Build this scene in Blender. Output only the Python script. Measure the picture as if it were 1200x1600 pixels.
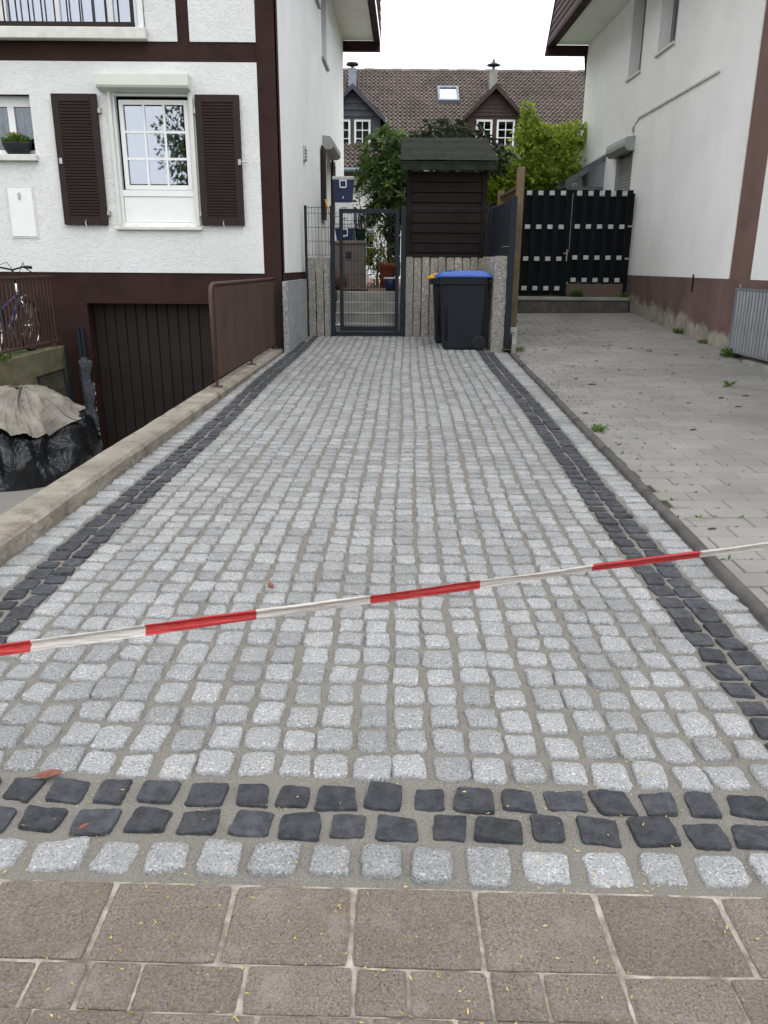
import bpy, math, random
import numpy as np
from mathutils import Vector, Matrix, noise as mnoise

for o in list(bpy.data.objects):
    bpy.data.objects.remove(o)
SC = bpy.context.scene
COL = SC.collection
RAD = math.radians

# ------------------------------------------------------------------ camera
PI_, YA, RO = RAD(17.555), RAD(0.169), RAD(0.409)
fw = Vector((math.sin(YA) * math.cos(PI_), math.cos(YA) * math.cos(PI_), -math.sin(PI_)))
rt = Vector((math.cos(YA), -math.sin(YA), 0))
up = rt.cross(fw)
r2 = rt * math.cos(RO) + up * math.sin(RO)
u2 = up * math.cos(RO) - rt * math.sin(RO)
cd = bpy.data.cameras.new('camera')
cd.sensor_fit = 'VERTICAL'
cd.sensor_height = 36.0
cd.sensor_width = 27.0
cd.lens = 1216.7 / 1600 * 36
cd.clip_start = 0.05
cd.clip_end = 5000
cam = bpy.data.objects.new('camera', cd)
cam.matrix_world = Matrix(((r2.x, u2.x, -fw.x, 0), (r2.y, u2.y, -fw.y, 0), (r2.z, u2.z, -fw.z, 1.35), (0, 0, 0, 1)))
COL.objects.link(cam)
SC.camera = cam

# ------------------------------------------------------------------ sky and sun (bright overcast)
SUN_EL, SUN_AZ = RAD(60), RAD(135)          # azimuth clockwise from +Y: behind the camera, to the right
wd = bpy.data.worlds.new('World')
SC.world = wd
wd.use_nodes = True
nt = wd.node_tree
nt.nodes.clear()
sky = nt.nodes.new('ShaderNodeTexSky')
sky.sky_type = 'NISHITA'
sky.sun_disc = False
sky.sun_elevation = SUN_EL
sky.sun_rotation = SUN_AZ
sky.dust_density = 4.0
sky.air_density = 1.0
hs = nt.nodes.new('ShaderNodeHueSaturation')
hs.inputs['Saturation'].default_value = 0.10
mixw = nt.nodes.new('ShaderNodeMix')
mixw.data_type = 'RGBA'
mixw.inputs[0].default_value = 0.8
mixw.inputs[7].default_value = (12.6, 12.9, 13.4, 1)      # even cloud cover
bgn = nt.nodes.new('ShaderNodeBackground')
bgn.inputs[1].default_value = 0.12
wo = nt.nodes.new('ShaderNodeOutputWorld')
nt.links.new(sky.outputs[0], hs.inputs['Color'])
nt.links.new(hs.outputs[0], mixw.inputs[6])
nt.links.new(mixw.outputs[2], bgn.inputs[0])
nt.links.new(bgn.outputs[0], wo.inputs[0])
sd = bpy.data.lights.new('sun', 'SUN')
sd.energy = 0.8
sd.angle = RAD(50)
sd.color = (1.0, 0.97, 0.93)
sun = bpy.data.objects.new('sun', sd)
sun.rotation_euler = Vector((-math.sin(SUN_AZ) * math.cos(SUN_EL), -math.cos(SUN_AZ) * math.cos(SUN_EL), -math.sin(SUN_EL))).to_track_quat('-Z', 'Y').to_euler()
COL.objects.link(sun)
SC.view_settings.view_transform = 'Standard'
SC.view_settings.look = 'None'
SC.view_settings.gamma = 1
SC.view_settings.use_curve_mapping = False
SC.view_settings.exposure = 0.48

# ------------------------------------------------------------------ materials
M = {}


class NT:
    def __init__(s, name):
        m = bpy.data.materials.new(name)
        m.use_nodes = True
        s.m = m
        s.t = m.node_tree
        s.t.nodes.clear()
        s.out = s.n('ShaderNodeOutputMaterial')
        s.pos = s.n('ShaderNodeNewGeometry').outputs['Position']

    def n(s, k, **kw):
        q = s.t.nodes.new(k)
        for a, b in kw.items():
            setattr(q, a, b)
        return q

    def l(s, a, b):
        s.t.links.new(a, b)

    def noise(s, scale, detail=4, rough=0.55, vec=None, dist=0):
        q = s.n('ShaderNodeTexNoise')
        q.inputs['Scale'].default_value = scale
        q.inputs['Detail'].default_value = detail
        q.inputs['Roughness'].default_value = rough
        q.inputs['Distortion'].default_value = dist
        s.l(vec or s.pos, q.inputs['Vector'])
        return q.outputs['Fac']

    def voro(s, scale, vec=None, feature='F1'):
        q = s.n('ShaderNodeTexVoronoi', feature=feature)
        q.inputs['Scale'].default_value = scale
        s.l(vec or s.pos, q.inputs['Vector'])
        return q

    def scaled(s, sx, sy, sz):
        q = s.n('ShaderNodeMapping')
        q.inputs['Scale'].default_value = (sx, sy, sz)
        s.l(s.pos, q.inputs['Vector'])
        return q.outputs[0]

    def ramp(s, fac, a, b, ca=(0, 0, 0, 1), cb=(1, 1, 1, 1)):
        q = s.n('ShaderNodeValToRGB')
        q.color_ramp.elements[0].position = a
        q.color_ramp.elements[1].position = b
        q.color_ramp.elements[0].color = ca
        q.color_ramp.elements[1].color = cb
        s.l(fac, q.inputs[0])
        return q.outputs[0]

    def mix(s, fac, a, b, mode='MIX'):
        q = s.n('ShaderNodeMix', data_type='RGBA', blend_type=mode)
        for sock, v in ((q.inputs[0], fac), (q.inputs[6], a), (q.inputs[7], b)):
            if isinstance(v, (int, float)):
                sock.default_value = v
            elif isinstance(v, (tuple, list)):
                sock.default_value = (*v[:3], 1)
            else:
                s.l(v, sock)
        return q.outputs[2]

    def math(s, op, a, b=None):
        q = s.n('ShaderNodeMath', operation=op)
        for i, v in enumerate((a, b)):
            if v is None:
                continue
            if isinstance(v, (int, float)):
                q.inputs[i].default_value = v
            else:
                s.l(v, q.inputs[i])
        return q.outputs[0]

    def bump(s, h, strength=0.5, dist=0.01, normal=None):
        q = s.n('ShaderNodeBump')
        q.inputs['Strength'].default_value = strength
        q.inputs['Distance'].default_value = dist
        s.l(h, q.inputs['Height'])
        if normal:
            s.l(normal, q.inputs['Normal'])
        return q.outputs[0]

    def attr(s, name='rnd'):
        q = s.n('ShaderNodeAttribute', attribute_name=name)
        return q.outputs['Fac']

    def bsdf(s, col, rough=0.7, spec=0.3, metal=0.0, normal=None):
        q = s.n('ShaderNodeBsdfPrincipled')
        for k, v in (('Base Color', col), ('Roughness', rough), ('Specular IOR Level', spec), ('Metallic', metal)):
            if isinstance(v, (int, float)):
                q.inputs[k].default_value = v
            elif isinstance(v, (tuple, list)):
                q.inputs[k].default_value = (*v[:3], 1)
            else:
                s.l(v, q.inputs[k])
        if normal:
            s.l(normal, q.inputs['Normal'])
        return q.outputs[0]

    def done(s, sh):
        s.l(sh, s.out.inputs[0])
        M[s.m.name] = s.m
        return s.m


def vcol(t, base, amount, scale, detail=4):
    """base colour with a soft light-dark variation"""
    f = t.ramp(t.noise(scale, detail), 0.3, 0.7)
    a = tuple(c * (1 - amount) for c in base)
    b = tuple(min(c * (1 + amount), 0.95) for c in base)
    return t.mix(f, a, b)


def plain(name, base, rough=0.6, spec=0.3, metal=0.0, var=0.10, vs=6, bump=0.0, bs=90, dist=0.004, rnd=0.0, dirt=None, dirt_amt=0.5, dirt_scale=3):
    t = NT(name)
    c = vcol(t, base, var, vs)
    if dirt:
        d = t.ramp(t.noise(dirt_scale, 8, 0.65), 0.5, 0.72)
        c = t.mix(t.math('MULTIPLY', d, dirt_amt), c, dirt)
    if rnd:
        k = t.math('ADD', t.math('MULTIPLY', t.attr(), 2 * rnd), 1 - rnd)
        cc = t.n('ShaderNodeCombineColor')
        for i in range(3):
            t.l(k, cc.inputs[i])
        c = t.mix(1.0, c, cc.outputs[0], 'MULTIPLY')
    nm = t.bump(t.noise(bs, 6, 0.6), bump, dist) if bump else None
    return t.done(t.bsdf(c, rough, spec, metal, nm))


def granite(name, base, lo, hi, scale=230, rnd=0.14, bump=0.5, tint=None, rough=0.75, bd=0.004, streak=False):
    t = NT(name)
    vv = t.scaled(1, 1, 0.3) if streak else None
    sp = t.noise(scale, 3, 0.7, vv)
    c = t.mix(t.ramp(sp, 0.32, 0.5), lo, base)
    sp2 = t.noise(scale * 0.8, 2, 0.6, t.scaled(1.0, 1.07, 1.03))
    c = t.mix(t.ramp(sp2, 0.56, 0.68), c, hi)
    big = t.ramp(t.noise(14, 4), 0.35, 0.7)
    c = t.mix(t.math('MULTIPLY', big, 0.45), c, tint or tuple(b * 0.72 for b in base))
    k = t.math('ADD', t.math('MULTIPLY', t.attr(), 2 * rnd), 1 - rnd)
    cc = t.n('ShaderNodeCombineColor')
    for i in range(3):
        t.l(k, cc.inputs[i])
    c = t.mix(1.0, c, cc.outputs[0], 'MULTIPLY')
    h = t.math('ADD', t.noise(scale * 0.8, 4, 0.7), t.math('MULTIPLY', t.noise(45, 5, 0.6), 1.5))
    return t.done(t.bsdf(c, rough, 0.25, 0, t.bump(h, bump, bd)))


granite('granite_light', (0.30, 0.302, 0.303), (0.075, 0.075, 0.078), (0.52, 0.52, 0.515), scale=165, rnd=0.17, bump=1.0)
granite('granite_post', (0.33, 0.32, 0.295), (0.10, 0.095, 0.085), (0.60, 0.59, 0.56), scale=48, rnd=0.16, bump=1.0, tint=(0.20, 0.185, 0.12), bd=0.012)
granite('granite_slab', (0.33, 0.34, 0.345), (0.15, 0.155, 0.16), (0.52, 0.52, 0.51), scale=42, rnd=0.10, bump=0.9, bd=0.010, streak=True)
# basalt setts
t = NT('basalt')
c = t.mix(t.ramp(t.noise(26, 6, 0.65), 0.35, 0.7), (0.034, 0.037, 0.044), (0.086, 0.091, 0.102))
c = t.mix(t.math('MULTIPLY', t.ramp(t.noise(60, 7, 0.8, t.scaled(1.0, 2.2, 1.0), 1.6), 0.57, 0.70), 0.55), c, (0.19, 0.19, 0.19))
c = t.mix(t.math('MULTIPLY', t.ramp(t.noise(170, 4, 0.7), 0.52, 0.72), 0.45), c, (0.15, 0.15, 0.15))
k = t.math('ADD', t.math('MULTIPLY', t.attr(), 0.5), 0.75)
cc = t.n('ShaderNodeCombineColor')
for i in range(3):
    t.l(k, cc.inputs[i])
c = t.mix(1.0, c, cc.outputs[0], 'MULTIPLY')
h = t.math('ADD', t.math('MULTIPLY', t.noise(42, 9, 0.78), 2.0), t.voro(42).outputs[0])
t.done(t.bsdf(c, 0.72, 0.3, 0, t.bump(h, 1.0, 0.007)))
# sand joints
t = NT('joint_sand')
c = t.mix(t.ramp(t.noise(300, 4, 0.75), 0.38, 0.62), (0.10, 0.093, 0.082), (0.275, 0.258, 0.232))
c = t.mix(t.math('MULTIPLY', t.ramp(t.noise(2.2, 5), 0.4, 0.65), 0.5), c, (0.195, 0.185, 0.165))
c = t.mix(t.math('MULTIPLY', t.ramp(t.noise(520, 2), 0.62, 0.72), 0.6), c, (0.45, 0.43, 0.38))
t.done(t.bsdf(c, 0.95, 0.1, 0, t.bump(t.noise(260, 5, 0.7), 0.9, 0.004)))
# concrete paver of the pavement: brown grey with exposed grit
t = NT('paver_brown')
c = t.mix(t.ramp(t.noise(190, 5, 0.75), 0.34, 0.66), (0.110, 0.094, 0.079), (0.350, 0.305, 0.258))
c = t.mix(t.math('MULTIPLY', t.ramp(t.noise(5, 5), 0.4, 0.7), 0.45), c, (0.19, 0.14, 0.115))
v = t.voro(95)
c = t.mix(t.ramp(v.outputs['Distance'], 0.16, 0.24, (1, 1, 1, 1), (0, 0, 0, 1)), c, t.mix(t.ramp(v.outputs['Color'], 0.3, 0.8), (0.09, 0.075, 0.063), (0.36, 0.32, 0.27)))
c = t.mix(t.math('MULTIPLY', t.ramp(t.noise(7, 7, 0.7), 0.52, 0.70), 0.55), c, (0.36, 0.33, 0.295))
k = t.math('ADD', t.math('MULTIPLY', t.attr(), 0.18), 0.91)
cc = t.n('ShaderNodeCombineColor')
for i in range(3):
    t.l(k, cc.inputs[i])
c = t.mix(1.0, c, cc.outputs[0], 'MULTIPLY')
h = t.math('ADD', t.math('MULTIPLY', t.noise(110, 7, 0.8), 1.5), t.math('MULTIPLY', v.outputs['Distance'], -0.6))
t.done(t.bsdf(c, 0.9, 0.2, 0, t.bump(h, 1.0, 0.006)))
plain('paver_joint', (0.33, 0.295, 0.255), 0.95, 0.1, var=0.45, vs=22, bump=0.9, bs=200, dirt=(0.085, 0.07, 0.052), dirt_amt=0.95, dirt_scale=7)
# grey blocks of the neighbour's driveway
t = NT('paver_grey')
c = vcol(t, (0.255, 0.248, 0.232), 0.18, 1.3)
c = t.mix(t.ramp(t.noise(240, 4, 0.7), 0.35, 0.65), t.mix(0.35, c, (0.09, 0.085, 0.075)), c)
c = t.mix(t.math('MULTIPLY', t.ramp(t.noise(2.4, 8, 0.75, t.scaled(0.6, 1.5, 1)), 0.60, 0.66), 0.45), c, (0.10, 0.095, 0.08))
k = t.math('ADD', t.math('MULTIPLY', t.attr(), 0.16), 0.92)
cc = t.n('ShaderNodeCombineColor')
for i in range(3):
    t.l(k, cc.inputs[i])
c = t.mix(1.0, c, cc.outputs[0], 'MULTIPLY')
t.done(t.bsdf(c, 0.85, 0.25, 0, t.bump(t.noise(220, 5, 0.7), 0.5, 0.003)))
plain('moss_joint', (0.060, 0.056, 0.038), 0.95, 0.05, var=0.4, vs=9, bump=0.8, bs=200)
plain('kerb_dark', (0.085, 0.082, 0.078), 0.9, 0.2, var=0.25, vs=8, bump=0.8, bs=150, dirt=(0.17, 0.15, 0.12), dirt_scale=5)
plain('concrete_beige', (0.265, 0.243, 0.205), 0.92, 0.15, var=0.22, vs=4, bump=1.0, bs=38, dist=0.02, dirt=(0.13, 0.095, 0.07), dirt_amt=0.85, dirt_scale=6)
plain('concrete_moss', (0.15, 0.14, 0.09), 0.92, 0.15, var=0.25, vs=3, bump=0.6, bs=80, dirt=(0.075, 0.075, 0.025), dirt_amt=0.8, dirt_scale=4)
plain('concrete_grey', (0.27, 0.27, 0.25), 0.9, 0.2, var=0.18, vs=4, bump=0.5, bs=140, dirt=(0.16, 0.15, 0.11), dirt_scale=5)
plain('aggregate', (0.13, 0.095, 0.075), 0.9, 0.2, var=0.5, vs=70, bump=1.0, bs=90, dist=0.01)
plain('asphalt', (0.05, 0.05, 0.052), 0.9, 0.2, var=0.2, vs=3, bump=0.8, bs=300)
plain('ground_soil', (0.09, 0.085, 0.06), 0.95, 0.1, var=0.35, vs=2, bump=0.8, bs=30)
plain('garden_grass', (0.055, 0.085, 0.03), 0.95, 0.1, var=0.4, vs=3, bump=0.8, bs=60)
plain('terrace_brick', (0.23, 0.15, 0.12), 0.9, 0.2, var=0.25, vs=7, bump=0.6, bs=80)


# rough plaster
def plaster(name, base, streak, amt, bump=0.42, bs=20):
    t = NT(name)
    c = vcol(t, base, 0.04, 1.2)
    st = t.math('MULTIPLY', t.ramp(t.noise(1.1, 8, 0.7, t.scaled(1.6, 1.6, 0.55)), 0.40, 0.75), t.ramp(t.noise(0.7, 3), 0.35, 0.65))
    c = t.mix(t.math('MULTIPLY', st, amt), c, streak)
    h = t.math('ADD', t.ramp(t.noise(bs, 6, 0.65, t.scaled(0.8, 0.8, 1.25), 1.4), 0.50, 0.66), t.math('MULTIPLY', t.noise(bs * 3, 5, 0.65), 0.6))
    return t.done(t.bsdf(c, 0.88, 0.2, 0, t.bump(h, bump, 0.018)))


plaster('plaster_white', (0.70, 0.71, 0.70), (0.58, 0.58, 0.56), 0.35)
plaster('plaster_side_lifted', (0.87, 0.88, 0.88), (0.70, 0.70, 0.68), 0.5, 0.3, 18)  # same white plaster as the front, colour raised to offset dim light there
plaster('plaster_old', (0.85, 0.845, 0.82), (0.66, 0.66, 0.635), 0.55, 0.3, 18)
plain('timber_brown', (0.034, 0.0178, 0.0155), 0.7, 0.12, var=0.22, vs=3, bump=0.25, bs=70)
plain('timber_faded', (0.165, 0.103, 0.088), 0.8, 0.15, var=0.14, vs=2.5, bump=0.35, bs=70)
# faded base with bare plaster patches low down
t = NT('base_faded')
c = vcol(t, (0.145, 0.096, 0.083), 0.22, 2.0)
sx = t.n('ShaderNodeSeparateXYZ')
t.l(t.pos, sx.inputs[0])
hgt = t.math('SUBTRACT', t.math('ADD', 0.60, t.math('MULTIPLY', t.math('SUBTRACT', sx.outputs[1], 10.3), 0.058)), sx.outputs[2])
f = t.math('ADD', hgt, t.math('MULTIPLY', t.math('SUBTRACT', t.noise(1.6, 7, 0.65), 0.5), 0.75))
c = t.mix(t.ramp(f, 0.02, 0.12), c, vcol(t, (0.30, 0.27, 0.225), 0.35, 7))
t.done(t.bsdf(c, 0.88, 0.2, 0, t.bump(t.noise(60, 6), 0.5, 0.006)))
plain('pvc_white', (0.78, 0.79, 0.78), 0.35, 0.45, var=0.03)
plain('alu_cream', (0.62, 0.63, 0.58), 0.45, 0.4, var=0.04)
plain('alu_grey', (0.30, 0.31, 0.30), 0.5, 0.4, var=0.06)
plain('sill_white', (0.62, 0.61, 0.57), 0.7, 0.3, var=0.10, vs=8)
plain('shutter_brown', (0.024, 0.0135, 0.0115), 0.6, 0.25, var=0.15, vs=8)
plain('steel', (0.42, 0.42, 0.41), 0.4, 0.5, metal=0.8, var=0.15)
plain('door_brown', (0.020, 0.0145, 0.013), 0.6, 0.25, var=0.15, vs=3, bump=0.15, bs=40)
t = NT('rail_brown')
c = vcol(t, (0.078, 0.048, 0.041), 0.14, 2.5)
st = t.math('MULTIPLY', t.ramp(t.noise(2.6, 6, 0.6, t.scaled(3.4, 3.4, 0.40)), 0.50, 0.62), t.ramp(t.noise(1.3, 3), 0.45, 0.60))
c = t.mix(t.math('MULTIPLY', st, 0.7), c, (0.035, 0.018, 0.014))
t.done(t.bsdf(c, 0.65, 0.2, 0, t.bump(t.noise(120, 4), 0.15, 0.002)))
plain('anthracite', (0.013, 0.018, 0.026), 0.55, 0.22, var=0.08)
plain('privacy_strip', (0.012, 0.016, 0.024), 0.6, 0.2, var=0.12)
plain('fence_black', (0.0065, 0.007, 0.008), 0.75, 0.12, var=0.15, vs=5, bump=0.15, bs=120)
plain('fence_white', (0.47, 0.47, 0.46), 0.5, 0.4, var=0.06)
plain('shed_board', (0.018, 0.0125, 0.0115), 0.7, 0.15, var=0.3, vs=4, bump=0.4, bs=60)
plain('roof_felt', (0.028, 0.031, 0.024), 0.95, 0.15, var=0.35, vs=9, bump=0.9, bs=140, dirt=(0.03, 0.042, 0.018), dirt_scale=6)
plain('wood_post', (0.155, 0.115, 0.07), 0.85, 0.2, var=0.25, vs=9, bump=0.5, bs=60)
plain('wood_fence', (0.115, 0.080, 0.040), 0.85, 0.2, var=0.3, vs=7, bump=0.5, bs=60)
plain('bin_body', (0.010, 0.013, 0.018), 0.55, 0.25, var=0.12, vs=5, bump=0.1, bs=150)
plain('bin_blue', (0.032, 0.090, 0.37), 0.4, 0.4, var=0.06)
plain('bin_yellow', (0.62, 0.34, 0.03), 0.45, 0.4, var=0.06)
plain('rubber', (0.022, 0.022, 0.023), 0.8, 0.2, var=0.15)
for nm_, c0, c1 in (('tape_red', (0.44, 0.028, 0.03), (0.60, 0.06, 0.06)), ('tape_white', (0.52, 0.48, 0.44), (0.74, 0.71, 0.67))):
    t = NT(nm_)
    ln = t.noise(60, 5, 0.65, t.scaled(0.10, 3.0, 3.0), 0.6)
    c = t.mix(t.ramp(ln, 0.35, 0.65), c0, c1)
    p_ = t.bsdf(c, 0.35, 0.45, 0, t.bump(ln, 0.8, 0.004))
    tr_ = t.n('ShaderNodeBsdfTranslucent')
    t.l(c, tr_.inputs[0])
    mx_ = t.n('ShaderNodeMixShader')
    mx_.inputs[0].default_value = 0.25
    t.l(p_, mx_.inputs[1])
    t.l(tr_.outputs[0], mx_.inputs[2])
    t.done(mx_.outputs[0])
# crumpled sheets
t = NT('tarp_black')
h = t.math('ADD', t.ramp(t.noise(5, 5, 0.6, t.scaled(1, 1, 0.6), 2.2), 0.35, 0.65), t.math('MULTIPLY', t.noise(16, 5, 0.6, dist=1.5), 0.5))
t.done(t.bsdf((0.008, 0.009, 0.011), 0.22, 0.5, 0, t.bump(h, 0.45, 0.035)))
t = NT('tarp_beige')
h = t.math('ADD', t.noise(11, 7, 0.7, dist=1.2), t.math('MULTIPLY', t.noise(90, 3), 0.15))
t.done(t.bsdf(vcol(t, (0.27, 0.25, 0.215), 0.22, 5), 0.6, 0.3, 0, t.bump(h, 0.8, 0.04)))
t = NT('foil_grey')
t.done(t.bsdf(vcol(t, (0.06, 0.065, 0.08), 0.5, 22), 0.3, 0.6, 0, t.bump(t.noise(30, 6, 0.7, dist=1.5), 1.0, 0.03)))
plain('cooler_blue', (0.014, 0.024, 0.080), 0.4, 0.4, var=0.06)
plain('plastic_white', (0.66, 0.67, 0.66), 0.45, 0.4, var=0.05)
plain('plastic_grey', (0.42, 0.43, 0.42), 0.5, 0.4, var=0.06)
plain('plastic_green', (0.012, 0.06, 0.03), 0.5, 0.4)
plain('plastic_taupe', (0.135, 0.11, 0.095), 0.6, 0.3, var=0.1)
plain('terracotta', (0.30, 0.095, 0.045), 0.8, 0.2, var=0.15, vs=12)
plain('sack_brown', (0.10, 0.055, 0.04), 0.85, 0.2, var=0.3, vs=14, bump=0.6, bs=40)
plain('pot_black', (0.014, 0.015, 0.017), 0.5, 0.35)
plain('curtain_white', (0.46, 0.47, 0.52), 0.9, 0.1, var=0.05)
plain('curtain_sage', (0.30, 0.36, 0.29), 0.9, 0.1, var=0.2, vs=12)
plain('room_dark', (0.035, 0.033, 0.032), 0.9, 0.1)
plain('yellow_strap', (0.60, 0.33, 0.02), 0.6, 0.3)
plain('bike_blue', (0.02, 0.035, 0.13), 0.3, 0.5, metal=0.3)
plain('chrome', (0.62, 0.62, 0.62), 0.25, 0.5, metal=0.9)
plain('zinc', (0.20, 0.23, 0.27), 0.5, 0.4, metal=0.3, var=0.15)
plain('slate', (0.050, 0.052, 0.066), 0.6, 0.35, var=0.2, vs=5)
plain('dormer_board', (0.045, 0.028, 0.024), 0.7, 0.3, var=0.2, vs=5)
plain('corrugated', (0.30, 0.31, 0.33), 0.4, 0.5, metal=0.55, var=0.15)
plain('shingle_brown', (0.065, 0.038, 0.034), 0.8, 0.25, var=0.25, vs=6, bump=0.4, bs=40, rnd=0.2)
plain('conservatory', (0.10, 0.115, 0.125), 0.4, 0.45)
plain('bark', (0.06, 0.045, 0.035), 0.95, 0.1, var=0.35, vs=12, bump=0.9, bs=40, dist=0.01)
plain('dead_leaf', (0.17, 0.065, 0.045), 0.7, 0.3, var=0.25, vs=60)
plain('petal', (0.40, 0.32, 0.10), 0.8, 0.15, var=0.3, vs=40, rnd=0.45)
# roof tiles with per-tile tone
t = NT('roof_tile')
c = vcol(t, (0.140, 0.115, 0.102), 0.20, 0.8)
c = t.mix(t.math('MULTIPLY', t.ramp(t.noise(9, 5, 0.7), 0.5, 0.7), 0.5), c, (0.23, 0.205, 0.19))
k = t.math('ADD', t.math('MULTIPLY', t.attr(), 0.30), 0.85)
cc = t.n('ShaderNodeCombineColor')
for i in range(3):
    t.l(k, cc.inputs[i])
c = t.mix(1.0, c, cc.outputs[0], 'MULTIPLY')
t.done(t.bsdf(c, 0.75, 0.3, 0, t.bump(t.noise(40, 4), 0.3, 0.006)))


def leafmat(name, a, b, rough=0.45, transl=0.3):
    t = NT(name)
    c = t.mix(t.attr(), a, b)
    p = t.bsdf(c, rough, 0.35)
    tr = t.n('ShaderNodeBsdfTranslucent')
    t.l(c, tr.inputs[0])
    mx = t.n('ShaderNodeMixShader')
    mx.inputs[0].default_value = transl
    t.l(p, mx.inputs[1])
    t.l(tr.outputs[0], mx.inputs[2])
    return t.done(mx.outputs[0])


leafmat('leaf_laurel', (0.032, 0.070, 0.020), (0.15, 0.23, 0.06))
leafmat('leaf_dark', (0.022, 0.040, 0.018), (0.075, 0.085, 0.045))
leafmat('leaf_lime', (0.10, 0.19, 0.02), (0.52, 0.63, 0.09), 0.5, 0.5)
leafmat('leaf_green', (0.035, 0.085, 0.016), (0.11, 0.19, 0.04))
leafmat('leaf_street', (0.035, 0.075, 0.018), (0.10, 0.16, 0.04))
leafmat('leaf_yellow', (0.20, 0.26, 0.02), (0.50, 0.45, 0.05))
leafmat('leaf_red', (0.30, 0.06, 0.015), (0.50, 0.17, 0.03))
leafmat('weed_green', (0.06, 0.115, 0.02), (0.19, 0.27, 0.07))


def glassmat(name, refl, tint=(1, 1, 1)):
    t = NT(name)
    g = t.n('ShaderNodeBsdfGlossy')
    g.inputs['Roughness'].default_value = 0.015
    g.inputs['Color'].default_value = (0.88, 0.91, 1.0, 1)
    t.l(t.bump(t.noise(1.6, 2), 0.06, 0.02), g.inputs['Normal'])
    tr = t.n('ShaderNodeBsdfTransparent')
    tr.inputs[0].default_value = (*tint, 1)
    fr = t.n('ShaderNodeFresnel')
    fr.inputs[0].default_value = 1.5
    fac = t.math('MAXIMUM', t.math('MULTIPLY', fr.outputs[0], 2.0), refl)
    mx = t.n('ShaderNodeMixShader')
    t.l(fac, mx.inputs[0])
    t.l(tr.outputs[0], mx.inputs[1])
    t.l(g.outputs[0], mx.inputs[2])
    return t.done(mx.outputs[0])


glassmat('glass_coated', 0.29, (0.75, 0.78, 0.80))
glassmat('glass_far', 0.07, (0.8, 0.83, 0.84))
glassmat('glass_sky', 0.75, (0.8, 0.83, 0.84))

# ------------------------------------------------------------------ mesh helpers
WLOC = {}


def place(o, loc, parent=None):
    loc = Vector(loc)
    WLOC[o.name] = loc
    COL.objects.link(o)
    if parent is not None:
        o.parent = parent
        o.location = loc - WLOC[parent.name]
    else:
        o.location = loc


def tag(o, label=None, cat=None, group=None, kind=None):
    if label:
        o['label'] = label
    if cat:
        o['category'] = cat
    if group:
        o['group'] = group
    if kind:
        o['kind'] = kind
    return o


def thing(name, label, cat, loc, group=None):
    o = bpy.data.objects.new(name, None)
    o.empty_display_size = 0.2
    place(o, loc)
    return tag(o, label, cat, group)


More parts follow.
